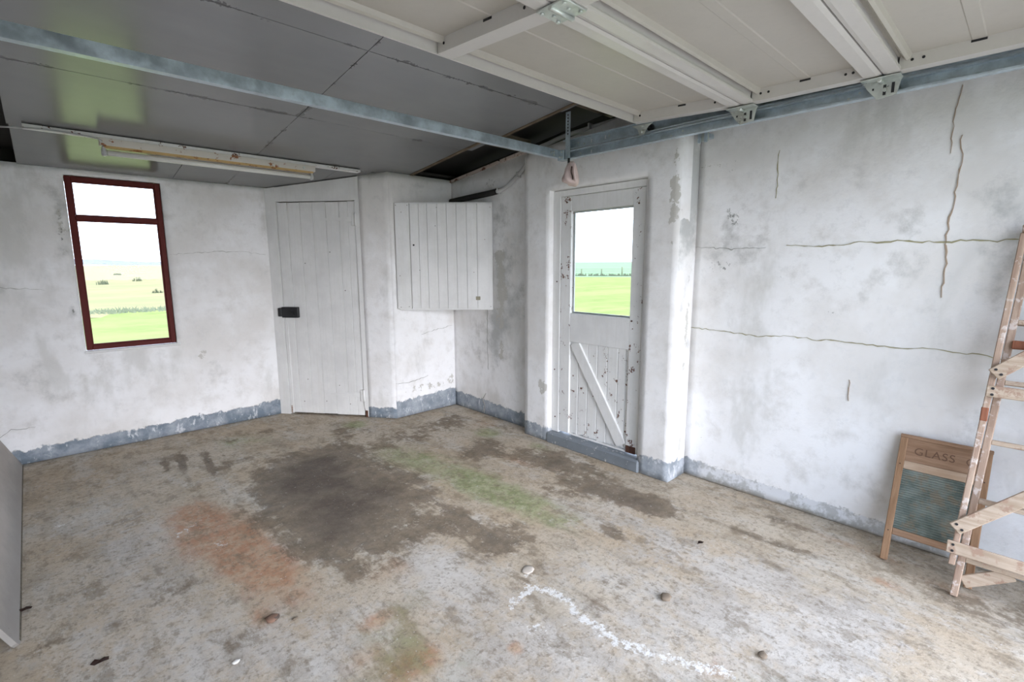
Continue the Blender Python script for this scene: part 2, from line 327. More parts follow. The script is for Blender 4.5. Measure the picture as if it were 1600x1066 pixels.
# ------------------------------------------------------------------ walls
def gauss(u, v, cu, cv, ru, rv, ang=0):
    c, s = math.cos(ang), math.sin(ang); du, dv = u-cu, v-cv; a = (du*c+dv*s)/ru; b = (-du*s+dv*c)/rv
    return math.exp(-(a*a+b*b))
def wall(name, A, B, ztop, thick, holes=(), blobs=(), skirt=lambda s: .13, tone=lambda s: 0, splash=lambda s, z: 0, step=.05, zbot=0, wav=.004, parent=None, mat=None):
    """A->B is the room-side face line (room on the RIGHT of A->B seen from above is y<0 local); holes=(s0,s1,z0,z1)"""
    A = Vector((A[0], A[1], 0)); B = Vector((B[0], B[1], 0)); d = B-A; L = d.length; d.normalize(); n = Vector((-d.y, d.x, 0))  # away from the room
    def grid(lo, hi, cuts):
        cs = sorted({round(c, 4) for c in [lo, hi]+[c for c in cuts if lo < c < hi]}); out = []
        for a, b in zip(cs, cs[1:]):
            k = max(1, int(round((b-a)/step))); out += [a+(b-a)*i/k for i in range(k)]
        return out+[hi]
    S = grid(0, L, [h[i] for h in holes for i in (0, 1)])
    zmax = max(ztop(0), ztop(L)); zmin = min(ztop(0), ztop(L))
    Z = grid(zbot, zmin, [h[i] for h in holes for i in (2, 3)])
    bm = bmesh.new(); m1 = bm.loops.layers.color  # noqa
    def hole(s, z): return any(h[0] < s < h[1] and h[2] < z < h[3] for h in holes)
    V = {}
    def vert(i, j, side):
        k = (i, j, side)
        if k not in V:
            s, z = S[i], Z[j]
            if j == len(Z)-1: z = ztop(s)
            p = A+d*s+Vector((0, 0, z))
            if side: p = p+n*thick
            else:
                edge = i in (0, len(S)-1) or any(abs(s-h[q]) < 1e-4 for h in holes for q in (0, 1)) or j == 0
                if not edge: p = p+n*(noise.noise(Vector((p.x*2.3, p.y*2.3, p.z*2.3)))*wav)
            V[k] = bm.verts.new(p)
        return V[k]
    for i in range(len(S)-1):
        for j in range(len(Z)-1):
            if hole((S[i]+S[i+1])/2, (Z[j]+Z[j+1])/2): continue
            f = bm.faces.new([vert(i, j, 0), vert(i+1, j, 0), vert(i+1, j+1, 0), vert(i, j+1, 0)]); f.smooth = True
            bm.faces.new([vert(i, j, 1), vert(i, j+1, 1), vert(i+1, j+1, 1), vert(i+1, j, 1)])
            for (di, dj, a, b) in ((-1, 0, (i, j), (i, j+1)), (1, 0, (i+1, j+1), (i+1, j)), (0, -1, (i+1, j), (i, j)), (0, 1, (i, j+1), (i+1, j+1))):
                ii, jj = i+di, j+dj
                if ii < 0 or jj < 0 or ii >= len(S)-1 or jj >= len(Z)-1 or hole((S[ii]+S[ii+1])/2, (Z[jj]+Z[jj+1])/2):
                    bm.faces.new([vert(*a, 0), vert(*b, 0), vert(*b, 1), vert(*a, 1)])
    bm.verts.index_update()
    keys = {v: k for k, v in V.items()}; order = [keys[v] for v in bm.verts]
    me_o = obj(name, bm, mat or M_wall, parent, local=False, kind='structure' if parent is None else None)
    me = me_o.data
    a1 = me.color_attributes.new('mask', 'FLOAT_COLOR', 'POINT'); a2 = me.color_attributes.new('skirt', 'FLOAT_COLOR', 'POINT')
    for q, (i, j, side) in enumerate(order):
        s, z = S[i], Z[j]; r = [0, 0, 0]
        for (cs, cz, rs, rz, st, ch, *an) in blobs: r[ch] += st*gauss(s, z, cs, cz, rs, rz, an[0] if an else 0)
        a1.data[q].color = (*r, 1); a2.data[q].color = (max(0, min(1, .5+skirt(s)-z)), tone(s), splash(s, z), 1)
    return me_o
def crack(parent, A, d, pts, wdt, mat, jag=.006, off=.0045, seed=1):
    """jagged ribbon lying on a wall: pts are (s,z) along direction d from A"""
    rr = random.Random(seed); A = Vector((A[0], A[1], 0)); d = Vector((d[0], d[1], 0)).normalized(); n = Vector((d.y, -d.x, 0))
    P = []
    for (a, b), (c, e) in zip(pts, pts[1:]):
        L = math.hypot(c-a, e-b); k = max(2, int(L/.022))
        for i in range(k): t = i/k; P.append((a+(c-a)*t+rr.uniform(-jag, jag), b+(e-b)*t+rr.uniform(-jag, jag)))
    P.append(pts[-1]); bm = bmesh.new(); prev = None
    for i, (s, z) in enumerate(P):
        q = P[min(i+1, len(P)-1)]; p0 = P[max(i-1, 0)]; tx, tz = q[0]-p0[0], q[1]-p0[1]; L = math.hypot(tx, tz) or 1; nx, nz = -tz/L, tx/L
        t = i/(len(P)-1); ww = wdt*(.35+.65*math.sin(PI*min(1, max(.04, t))))*rr.uniform(.35, 1.5)/2
        def pt(s, z, o): return A+d*s+Vector((0, 0, z))+n*o
        cur = [bm.verts.new(pt(s+nx*ww, z+nz*ww, -.006)), bm.verts.new(pt(s+nx*ww*.6, z+nz*ww*.6, off)), bm.verts.new(pt(s-nx*ww*.6, z-nz*ww*.6, off)), bm.verts.new(pt(s-nx*ww, z-nz*ww, -.006))]
        if prev:
            for k in range(3): bm.faces.new((prev[k], prev[k+1], cur[k+1], cur[k]))
        prev = cur
    return obj('crack', bm, mat, parent, local=False)
# plan points (metres): camera stands at x=0,y=0 under the raised door
DG = Vector((.6191, -.7853, 0)); DA = Vector((1.553, 4.929, 0))
XP, XR, XA = 2.86, 3.08, 2.975
wb = wall('wall_back', (-.68, 4.93), (3.20, 4.93), lambda s: zc(4.93)+.01, .11, holes=((.863, 1.445, .784, 2.088),),
     blobs=((.82, 1.75, .06, .25, .8, 0), (.835, 1.68, .026, .24, 1.0, 1), (.82, 1.72, .03, .22, 1.0, 2), (.815, 1.09, .035, .05, 1.0, 2), (1.455, .79, .03, .03, 1.0, 2), (.82, 1.1, .05, .08, .6, 0), (.80, .80, .10, .14, .45, 0), (.58, .58, .25, .22, .25, 0), (1.75, .6, .2, .15, .3, 0), (1.6, 1.9, .3, .2, .25, 0), (.3, 1.3, .3, .1, .35, 0), (1.08, .77, .05, .012, 1.0, 1), (1.62, .66, .07, .07, .5, 1)),
     skirt=lambda s: .10+.035*(s/2.2)+.005*math.sin(9*s), step=.05)
crack(wb, (-.68, 4.93), (1, 0), [(1.458, 1.522), (1.713, 1.546), (1.962, 1.556), (2.2, 1.53)], .004, M_crack_f, seed=3)
crack(wb, (-.68, 4.93), (1, 0), [(.2, 1.29), (.455, 1.282), (.60, 1.27), (.68, 1.256)], .005, M_crack_f, seed=4)
crack(wb, (-.68, 4.93), (1, 0), [(.2, .19), (.33, .225), (.40, .27), (.52, .262)], .004, M_crack_f, seed=5)
SE = (4.929-4.0)/.7853; DE = DA+DG*SE
wd = wall('wall_diagonal', tuple((DA+DG*.90)[:2]), tuple(DE[:2]), lambda s: zc(4.929-.7853*(s+.9)), .10, blobs=((.15, 2.1, .2, .1, .4, 0),), skirt=lambda s: .10, step=.045)
wc = wall('wall_alcove_back', tuple(DE[:2]), (XA+.05, 4.0), lambda s: zc(4.0), .10,
     blobs=((.30, .25, .35, .05, .55, 1), (.1, .36, .03, .03, .7, 2), (.64, .30, .08, .10, .4, 1), (.35, 1.0, .3, .1, .25, 0), (.2, .78, .2, .1, .2, 0), (.4, 2.15, .4, .08, .45, 0)), skirt=lambda s: .155+.03*(s/.69), tone=lambda s: .15, step=.045)
crack(wc, tuple(DE[:2]), (1, 0), [(.0, .335), (.12, .32), (.30, .345), (.36, .36)], .004, M_crack_f, seed=6)
crack(wc, tuple(DE[:2]), (1, 0), [(.30, .775), (.45, .80), (.66, .83)], .003, M_crack_f, seed=7)
wa = wall('wall_alcove_side', (XA, 4.0), (XA, 2.80), lambda s: zc(4.0-s)-.012, .12,
     blobs=((.69, 1.51, .06, .12, 1.0, 1), (.73, 1.28, .07, .14, 1.0, 1), (.74, 1.10, .05, .1, .9, 1), (.69, .95, .06, .12, 1.0, 1), (.66, .92, .05, .08, .6, 0), (.71, .66, .045, .09, .95, 1), (.72, 1.3, .18, .5, .7, 0), (.72, 1.9, .1, .2, .6, 0), (.62, .6, .08, .3, .5, 0), (.95, 1.05, .2, .3, .4, 0), (.55, .75, .3, .3, .35, 0), (.25, .5, .2, .3, .25, 0), (.55, 1.85, .12, .12, .6, 2), (.6, 2.15, .2, .06, .9, 2)),
     skirt=lambda s: .155-.035*s, tone=lambda s: .1, step=.045)
crack(wa, (XA, 4.0), (0, -1), [(.46, 0.0), (.47, .08), (.44, .14), (.49, .21)], .010, M_crack_f, seed=8)
crack(wa, (XA, 4.0), (0, -1), [(.52, 1.2), (.525, 1.0), (.52, .75), (.53, .45)], .003, M_crack_f, seed=9)
wp = wall('wall_door_side', (XP, 2.87), (XP, 1.53), lambda s: zc(2.87-s)-.09, .125, holes=((.266, 1.108, .0, 1.985),),
     blobs=((.20, .44, .05, .07, .85, 1), (.05, 1.1, .1, .4, .2, 0), (1.30, 1.85, .035, .30, .9, 1), (1.36, 1.2, .03, .4, .5, 1), (.7, 2.1, .6, .05, .3, 0)),
     skirt=lambda s: .115 if s < .5 else .135, tone=lambda s: .25, step=.045)
wall('wall_closet_side', (3.10, 5.0), (3.10, 3.95), lambda s: zc(5.0-s), .08, step=.3)
wr = wall('wall_right', (XR, 1.53), (XR, -.65), lambda s: zc(1.53-s)-.0, .14,
     blobs=((.21, 1.73, .07, .06, .9, 2), (.25, 1.68, .04, .05, .8, 2), (.17, 1.42, .12, .05, 1.0, 2), (.2, 1.72, .14, .12, .5, 0), (.2, 1.42, .15, .1, .45, 0), (.50, 1.35, .08, .05, .75, 2), (.80, 1.165, .09, .03, .8, 2), (.2, 2.0, .10, .08, .75, 2),
            (.70, 1.87, .16, .12, .30, 0), (1.14, 1.47, .14, .10, .4, 0), (1.10, 1.62, .12, .09, .42, 0), (1.39, 1.66, .12, .16, .45, 0), (1.42, 1.35, .10, .22, .5, 0), (.9, 1.3, .4, .12, .25, 0), (.4, 1.55, .3, .12, .3, 0), (.8, .92, .3, .05, .25, 0), (.2, 2.03, .6, .03, .4, 1), (1.2, .2, .3, .2, .25, 0), (1.35, .7, .1, .4, .3, 0)),
     skirt=lambda s: .115-.035*min(1, s/1.2), tone=lambda s: 1.0 if s > .12 else .4, splash=lambda s, z: max(0, 1-z/.045)*.75, step=.045)
# return of the door pier towards the right wall
wall('wall_pier_return', (XP+.002, 1.53), (XR+.03, 1.53), lambda s: zc(1.53)-.09, -.0-.0+.10, skirt=lambda s: .11, tone=lambda s: .3, step=.05, blobs=((.12, .18, .05, .2, .6, 1), (.11, 1.95, .2, .55, 1.3, 0), (.08, 1.9, .06, .5, .55, 1), (.11, .6, .12, .5, .5, 0), (.15, 1.0, .03, .5, .6, 1)))
def rw(y, z): return (1.53-y, z)
YZ = lambda L: [rw(*p) for p in L]
cA = [(1.55, 1.014), (1.359, 1.015), (1.219, 1.008), (1.105, 1.004), (0.914, 1.02), (0.8, 1.014), (0.636, 1.021), (0.538, 1.016), (0.445, 1.013), (0.369, 1.016), (0.322, 1.028), (0.262, 1.017), (0.205, 1.018), (0.139, 1.014), (0.084, 1.01), (-.1, 1.0)]
cB = [(0.987, 1.533), (0.766, 1.526), (0.639, 1.539), (0.494, 1.54), (0.395, 1.533), (0.302, 1.53), (0.214, 1.533), (0.13, 1.527), (0.055, 1.535), (-.1, 1.53)]
cC = [(0.301, 2.006), (0.288, 1.921), (0.294, 1.825), (0.298, 1.712), (0.305, 1.612), (0.306, 1.53), (0.3, 1.509), (0.296, 1.406), (0.296, 1.271)]
cD = [(0.322, 2.214), (0.328, 2.121), (0.333, 1.998), (0.33, 1.928)]
cE = [(1.066, 2.057), (1.065, 1.957), (1.066, 1.87), (1.067, 1.8)]
for i, (c_, w_, m_) in enumerate(((cA, .009, M_crack_g), (cB, .010, M_crack_g), (cC, .010, M_crack_b), (cD, .006, M_crack_b), (cE, .009, M_crack_g))):
    crack(wr, (XR, 1.53), (0, -1), YZ(c_), w_*.85, m_, jag=.0055, seed=20+i)
crack(wr, (XR, 1.53), (0, -1), YZ([(1.53, 1.54), (1.3, 1.52), (1.1, 1.525)]), .003, M_crack_f, seed=30)
crack(wr, (XR, 1.53), (0, -1), YZ([(.62, .82), (.62, .70)]), .004, M_crack_b, seed=31)
wall('wall_left', (-.68, -.65), (-.68, 5.0), lambda s: zc(-.65+s), .12, step=.2, skirt=lambda s: .1)
# front wall with the garage opening the photographer stands in
wall('wall_front', (XR+.1, -.65), (-.80, -.65), lambda s: zc(-.65), .14, holes=((.50, 3.28, 0, 2.12),), step=.2)
# ------------------------------------------------------------------ floor
def floor():
    x0, x1, y0, y1, st = -.70, 3.20, -.80, 5.0, .03
    nx, ny = int((x1-x0)/st), int((y1-y0)/st)
    bm = bmesh.new(); G = [[bm.verts.new((x0+(x1-x0)*i/nx, y0+(y1-y0)*j/ny, 0)) for j in range(ny+1)] for i in range(nx+1)]
    for col in G:
        for v in col: v.co.z = -.003+.003*noise.noise(Vector((v.co.x*3, v.co.y*3, 0)))
    for i in range(nx):
        for j in range(ny):
            f = bm.faces.new((G[i][j], G[i+1][j], G[i+1][j+1], G[i][j+1])); f.smooth = True
    co = [tuple(v.co) for v in bm.verts]
    # slab edge below
    o = obj('floor', bm, M_floor, kind='structure')
    # (x, y, rx, ry, angle, strength)
    D = [(1.15, 3.15, .42, .50, -.5, 1.15), (1.45, 2.70, .42, .30, .2, .55), (1.35, 3.55, .35, .3, 0, .6), (2.60, 2.28, .20, .42, .25, .8), (2.45, 1.72, .16, .32, .2, .85), (2.50, 1.42, .12, .2, 0, .6), (2.35, 2.85, .22, .20, .3, .75), (2.09, 1.42, .075, .09, 0, .9),
         (2.55, 3.55, .40, .25, .2, .55), (1.75, 4.0, .35, .2, -.6, .45), (1.62, 2.05, .1, .5, .05, .45), (1.65, 1.13, .18, .13, .3, .5), (1.35, 1.75, .25, .12, 0, .35), (1.2, 4.45, .4, .14, 0, .4), (.60, 4.25, .22, .2, 0, .3), (.35, 3.95, .2, .2, 0, .2), (1.95, 3.5, .3, .2, 0, .4), (.95, 2.35, .25, .25, 0, .45), (-.14, 2.44, .07, .06, 0, .8), (.45, 2.0, .30, .08, .5, .35), (.05, 2.35, .3, .1, .7, .3), (2.85, .82, .09, .30, .05, .5), (2.62, .75, .05, .35, .08, .55), (2.72, -.05, .14, .3, .0, .6), (1.9, .55, .10, .06, 0, .3), (2.4, .72, .08, .1, 0, .3), (1.44, 1.48, .10, .07, 0, .55), (1.45, 2.35, .12, .3, 0, .35), (1.05, 2.55, .3, .25, 0, .55), (1.25, 2.15, .22, .16, 0, .5), (1.55, 1.85, .12, .25, 0, .4), (1.0, 2.0, .16, .1, 0, .4), (1.75, 1.75, .08, .25, 0, .35), (2.2, 2.0, .1, .2, 0, .4), (2.85, 3.0, .1, .3, 0, .4), (.9, 3.9, .25, .1, .3, .35), (.35, 2.5, .25, .06, .5, .3), (.60, 4.15, .022, .22, -.1, .95), (.74, 4.05, .022, .25, -.1, .9), (.86, 4.1, .02, .2, -.1, .6), (.50, 4.2, .018, .18, -.1, .6)]
    GR = [(1.95, 2.30, .16, .36, .1, .95), (1.90, 2.90, .18, .45, .1, .6), (1.97, 1.85, .13, .35, .05, .55), (1.93, 4.10, .13, .13, 0, .8), (2.66, 3.12, .12, .14, 0, .8), (1.05, 4.35, .25, .2, 0, .5), (2.72, 2.55, .08, .14, 0, .55), (.88, 1.50, .18, .3, .2, .35), (1.75, 3.3, .2, .3, 0, .35), (1.5, .5, .3, .2, 0, .3)]
    OR = [(.52, 2.95, .20, .30, .2, 1.1), (.62, 2.45, .15, .40, .15, 1.4), (.45, 3.3, .2, .2, 0, .45), (.50, 2.05, .06, .08, 0, .8), (.84, 1.70, .07, .05, 0, 1.0), (.84, 1.40, .12, .08, 0, 1.3), (.95, 1.58, .10, .1, 0, .5), (.72, 1.55, .1, .06, 0, .5), (2.62, .30, .05, .10, 0, .65), (2.4, 2.45, .07, .2, 0, .7), (2.75, 3.3, .15, .15, 0, .5), (1.15, 1.2, .03, .03, 0, .9), (1.0, 1.95, .1, .15, 0, .5), (2.87, .55, .05, .3, 0, .5), (1.6, .65, .1, .12, 0, .5), (2.78, .07, .05, .2, 0, .6), (1.1, 2.0, .06, .15, 0, .4)]
    WL = [(1.30, 1.38), (1.44, 1.41), (1.50, 1.33), (1.49, 1.24), (1.46, 1.12), (1.45, .96), (1.50, .82), (1.55, .70), (1.62, .58)]
    WP = [(1.51, 1.49, .04, .03, 0, .8), (-.08, 3.60, .10, .018, .05, 1.0), (.42, 3.05, .14, .05, .6, .55), (.52, 2.75, .06, .1, 0, .5), (1.28, 1.22, .09, .03, -.5, .75), (.05, 2.05, .12, .04, .6, .4)]
    PL = [(1.25, 1.85, .18, .30, 0, .7), (1.0, 1.5, .5, .4, 0, .55), (1.85, 1.2, .25, .5, 0, .4), (2.25, 1.2, .14, .8, .05, .6), (1.7, .5, .6, .4, 0, .55), (.4, 1.8, .4, .3, 0, .45), (.35, 3.0, .25, .35, 0, .35), (2.15, .5, .4, .5, 0, .4), (1.2, 1.0, .5, .3, 0, .55), (.15, 3.2, .5, 1.3, 0, .42), (.2, 2.2, .5, .5, 0, .3), (1.0, 4.3, .9, .3, 0, .3)]
    OL = [(.88, 1.52, .10, .24, -.45, .9), (.72, 1.45, .15, .08, -.2, .75), (1.05, 1.70, .12, .12, 0, .5), (2.75, 2.95, .1, .2, 0, .4), (.7, 1.9, .2, .2, 0, .35), (1.6, .8, .1, .15, 0, .4)]
    def S(L, x, y): return sum(s*gauss(x, y, cx, cy, rx, ry, a) for cx, cy, rx, ry, a, s in L)
    def seg(x, y):
        best = 9
        for (a, b), (c, d) in zip(WL, WL[1:]):
            dx, dy = c-a, d-b; t = max(0, min(1, ((x-a)*dx+(y-b)*dy)/(dx*dx+dy*dy))); best = min(best, math.hypot(x-a-dx*t, y-b-dy*t))
        return best
    a1 = o.data.color_attributes.new('m1', 'FLOAT_COLOR', 'POINT'); a2 = o.data.color_attributes.new('m2', 'FLOAT_COLOR', 'POINT')
    f1 = []; f2 = []
    for x, y, z in co:
        f1 += [S(D, x, y), S(GR, x, y), S(OR, x, y), 1]
        f2 += [.95*math.exp(-(seg(x, y)/.030)**2)+S(WP, x, y), S(PL, x, y), S(OL, x, y), 1]
    a1.data.foreach_set('color', f1); a2.data.foreach_set('color', f2)
    return o
floor()
# ------------------------------------------------------------------ ceiling boards, void, roof
ceil = empty('ceiling', (1.2, 2.2, zc(2.2)), kind='structure')
def slope_box(bm, x0, x1, y0, y1, t0, t1):
    """box following the ceiling slope, t0..t1 above the ceiling plane"""
    vs = [bm.verts.new((x, y, zc(y)+t)) for x in (x0, x1) for y in (y0, y1) for t in (t0, t1)]
    for f in [(0,1,3,2),(4,6,7,5),(0,4,5,1),(2,3,7,6),(0,2,6,4),(1,5,7,3)]: bm.faces.new([vs[i] for i in f])
rows = [(4.09, 4.93, [-.05, .85, 1.90, 2.50]), (3.21, 4.09, [-.06, 1.24, 2.515]), (2.90, 3.21, [-.07, 1.24, 2.60]), (2.30, 2.90, [-.07, 1.24, 2.60]), (1.2, 2.30, [-.08, 1.24, 2.66]), (0, 1.2, [-.08, 1.24, 2.7]), (-.65, 0, [-.08, 1.24, 2.75])]
rows = [(4.09, 4.93, [-.05, .85, 1.90, 2.52]), (3.21, 4.09, [-.06, 1.24, 2.53]), (2.30, 3.21, [-.07, 1.24, 2.60]), (1.35, 2.30, [-.08, 1.24, 2.64]), (.40, 1.35, [-.08, 1.24, 2.7]), (-.65, .40, [-.08, 1.24, 2.75])]
for y0, y1, xs in rows:
    for a, b in zip(xs, xs[1:]):
        bm = bmesh.new(); g = .0016; j = rnd.uniform(0, .0015); slope_box(bm, a+g, b-g, y0+g, y1-g, j, .010+j); obj('ceiling_panel', bm, M_ceil, ceil, local=False)
for x in (-.03, .6, 1.24, 1.9, 2.50):
    bm = bmesh.new(); slope_box(bm, x-.02, x+.02, -.6, 4.9, .012, .11); obj('joist', bm, M_joist, ceil, local=False)
bm = bmesh.new(); slope_box(bm, 2.512, 2.545, 3.02, 4.0, -.004, .016); obj('edge_batten', bm, M_edge, ceil, local=False)
bm = bmesh.new(); slope_box(bm, 2.585, 2.615, 1.2, 2.92, -.004, .016); obj('edge_batten', bm, M_edge, ceil, local=False)
bm = bmesh.new(); slope_box(bm, 2.54, 2.96, 2.90, 3.05, .004, .05); obj('noggin', bm, M_joist, ceil, local=False)
bm = bmesh.new(); slope_box(bm, 2.56, 3.05, 2.12, 2.20, .01, .06); obj('noggin', bm, M_joist, ceil, local=False)
bm = bmesh.new(); slope_box(bm, 2.62, 3.05, 1.62, 1.66, .01, .06); obj('noggin', bm, M_joist, ceil, local=False)
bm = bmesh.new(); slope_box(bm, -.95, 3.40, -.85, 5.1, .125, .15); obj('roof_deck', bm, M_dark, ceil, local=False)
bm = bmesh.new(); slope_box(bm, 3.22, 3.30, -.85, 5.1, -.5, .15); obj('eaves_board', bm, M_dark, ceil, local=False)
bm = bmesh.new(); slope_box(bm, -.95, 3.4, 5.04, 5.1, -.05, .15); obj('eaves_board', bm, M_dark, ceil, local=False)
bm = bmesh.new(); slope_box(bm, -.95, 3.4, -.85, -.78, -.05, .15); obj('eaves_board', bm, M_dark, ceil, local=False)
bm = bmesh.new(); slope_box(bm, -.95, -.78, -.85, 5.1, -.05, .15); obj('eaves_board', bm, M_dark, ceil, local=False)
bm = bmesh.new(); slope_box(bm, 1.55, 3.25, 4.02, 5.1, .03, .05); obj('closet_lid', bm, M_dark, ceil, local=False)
# painted trim along the alcove wall head
bm = bmesh.new()
for a, b in ((4.0, 3.30), (3.27, 2.88)):
    vs = [bm.verts.new((x, y, zc(y)+t)) for x in (XA-.022, XA+.02) for y in (a, b) for t in (-.026, -.004)]
    for f in [(0,1,3,2),(4,6,7,5),(0,4,5,1),(2,3,7,6),(0,2,6,4),(1,5,7,3)]: bm.faces.new([vs[i] for i in f])
obj('trim_1', bm, painted('flaked_trim', (.55, .47, .42), rust=(.12, .05, .03), wear=.27), kind='structure')
# ------------------------------------------------------------------ window_1 (back wall)
win = empty('window_1', (.474, 4.93, .784), kind='structure')
WX0, WX1, WZ0, WZ1 = .186, .762, .790, 2.084
bm = bmesh.new(); F = .036; y0, y1 = 4.942, 4.985
box(bm, WX0, WX0+F, y0, y1, WZ0, WZ1, .003); box(bm, WX1-F, WX1, y0, y1, WZ0, WZ1, .003); box(bm, WX0+F, WX1-F, y0, y1, WZ0, WZ0+F, .003); box(bm, WX0+F, WX1-F, y0, y1, WZ1-F, WZ1, .003)
obj('window_frame', bm, M_frame, win, local=False)
obj('transom', nbox(WX0+F, WX1-F, y0-.006, y1, 1.768, 1.802, .003), M_frame, win, local=False)
for (a, b) in ((WZ0+F, 1.768), (1.802, WZ1-F)):
    p = obj('pane', nbox(WX0+F, WX1-F, 4.966, 4.970, a, b), M_glass, win, local=False)
    bm = bmesh.new(); f = .009
    box(bm, WX0+F, WX0+F+f, 4.955, 4.966, a, b); box(bm, WX1-F-f, WX1-F, 4.955, 4.966, a, b); box(bm, WX0+F+f, WX1-F-f, 4.955, 4.966, a, a+f); box(bm, WX0+F+f, WX1-F-f, 4.955, 4.966, b-f, b)
    obj('glazing_bead', bm, M_frame, p, local=False)
obj('window_sill', nbox(.17, .79, 4.918, 4.945, .766, .787, .005), M_white_wood, win, local=False)
# ------------------------------------------------------------------ door_1: ledged plank door on the diagonal
rotd = Matrix.Rotation(math.atan2(DG.y, DG.x), 3, 'Z')
d1 = empty('door_1', DA, rotd, kind='structure')
zt = lambda s: zc(4.929-.7853*s)
bm = bmesh.new(); prism(bm, [(.0, 0.0), (.100, 0.0), (.100, zt(.1)-.004), (.0, zt(0)-.004)], 'y', -.004, .05); obj('door_post', bm, M_white_wood, d1)
bm = bmesh.new(); prism(bm, [(.866, .09), (.905, .0), (.905, zt(.905)-.006), (.866, zt(.866)-.006)], 'y', -.004, .05); obj('door_post', bm, M_white_wood, d1)
bm = bmesh.new(); prism(bm, [(.100, 2.006), (.866, 2.002), (.866, zt(.866)-.006), (.100, zt(.1)-.006)], 'y', .0, .04); obj('head_board', bm, M_white_wood, d1)
obj('rotten_foot', nbox(.872, .903, -.006, .03, .0, .07, .006), M_rot, d1, label='rotted dark foot of the door post')
seams = [.104, .205, .329, .452, .58, .707, .790, .862]
for i, (a, b) in enumerate(zip(seams, seams[1:])):
    g = .0013; zb = .012+rnd.uniform(0, .006); y = .008+rnd.uniform(-.0015, .002)
    obj('plank', nbox(a+g, b-g, y, y+.02, zb, 1.998-rnd.uniform(0, .004), .0025), M_white_wood, d1)
obj('split_repair', nbox(.104, .135, .003, .012, .01, .90, .002), M_white_wood, d1)
obj('rotten_corner', nbox(.106, .124, .0025, .012, .008, .09, .004), painted('damp_stained_paint', (.40, .30, .24), wear=.25), d1, label='brown damp-stained corner')
for z in (1.84, .215):
    h = obj('hinge', nbox(.835, .872, -.010, .006, z-.06, z+.05, .002), M_white_wood, d1)
    bm = bmesh.new(); prism(bm, [(.835, z-.022), (.835, z+.022), (.52, z+.008), (.51, z), (.52, z-.008)], 'y', .0, .0075); obj('hinge_strap', bm, M_white_wood, h)
    bm = bmesh.new(); tube(bm, [(.868, -.013, z-.06), (.868, -.013, z+.05)], .007, 8); obj('hinge_pin', bm, M_white_wood, h)
lk = obj('rim_lock', nbox(.098, .262, -.028, .008, .945, 1.045, .004), M_black, d1, label='black iron rim lock')
obj('keeper', nbox(.062, .096, -.030, .0, .955, 1.035, .004), M_black, lk)
bm = bmesh.new(); tube(bm, [(.205, -.028, 1.0), (.205, -.05, 1.0)], .010, 10); beam(bm, (.205, -.052, 1.005), (.235, -.052, .965), .016, .008, (0, 1, 0), .002); obj('latch_handle', bm, M_black, lk)
for s, z in ((.30, .35), (.48, .14), (.72, .12), (.35, 1.45), (.60, 1.55), (.73, 1.20), (.25, .13), (.62, .30)):
    bm = bmesh.new(); tube(bm, [(s, .004, z), (s, .0085, z)], .004, 6); obj('nail_head', bm, M_rot, d1)
# ------------------------------------------------------------------ door_2: half glazed braced door in the pier
d2 = empty('door_2', (2.91, 2.17, .07), kind='structure')
XD = 2.905
def D2(name, x0, x1, y0, y1, z0, z1, mat=None, bev=.003, par=None, label=None): return obj(name, nbox(x0, x1, y0, y1, z0, z1, bev), mat or M_white_old, par or d2, local=False, label=label)
D2('door_jamb', XD+.0, XD+.06, 2.530, 2.603, .085, 1.98, M_white_wood); D2('door_jamb', XD+.0, XD+.06, 1.763, 1.798, .085, 1.98, M_white_wood); D2('door_head', XD+.0, XD+.06, 1.798, 2.530, 1.935, 1.98, M_white_wood)
D2('stile', XD+.004, XD+.044, 2.428, 2.527, .10, 1.932); D2('stile', XD+.004, XD+.044, 1.801, 1.896, .10, 1.932)
D2('top_rail', XD+.005, XD+.043, 1.897, 2.427, 1.822, 1.932, M_white_wood); D2('lock_rail', XD+.005, XD+.043, 1.897, 2.427, .840, 1.062, M_white_wood)
pn = D2('pane', XD+.030, XD+.034, 1.897, 2.427, 1.062, 1.822, M_glass, 0)
bm = bmesh.new(); b_ = .012
box(bm, XD+.034, XD+.043, 2.427-b_, 2.427, 1.062, 1.822); box(bm, XD+.034, XD+.043, 1.897, 1.897+b_, 1.062, 1.822); box(bm, XD+.034, XD+.043, 1.897+b_, 2.427-b_, 1.062, 1.062+b_); box(bm, XD+.034, XD+.043, 1.897+b_, 2.427-b_, 1.822-b_, 1.822)
obj('glazing_bead', bm, M_white_wood, pn, local=False)
ys = [2.427, 2.352, 2.262, 2.172, 2.082, 1.992, 1.925, 1.897]
D2('light_stop_board', XD+.0345, XD+.043, 1.897, 2.427, .09, .84, M_white_wood, 0)  # added sheet, stops outside light showing through the board gaps
for a, b in zip(ys, ys[1:]):
    bm = bmesh.new(); k = 5; g = .0016; lo = [(b+g+(a-b-2*g)*i/k, .105+rnd.uniform(-.008, .018)) for i in range(k+1)]
    prism(bm, lo+[(a-g, .84), (b+g, .84)], 'x', XD+.021, XD+.034); bmesh.ops.bevel(bm, geom=[e for e in bm.edges if abs(e.verts[0].co.z-e.verts[1].co.z) > .5], offset=.0035, segments=1, affect='EDGES'); obj('board', bm, M_white_old, d2, local=False)
bm = bmesh.new(); beam(bm, (XD+.014, 2.385, .835), (XD+.014, 1.935, .135), .085, .02, (1, 0, 0), .002)
bmesh.ops.bisect_plane(bm, geom=bm.verts[:]+bm.edges[:]+bm.faces[:], plane_co=(0, 0, .838), plane_no=(0, 0, 1), clear_outer=True); bmesh.ops.holes_fill(bm, edges=bm.edges)
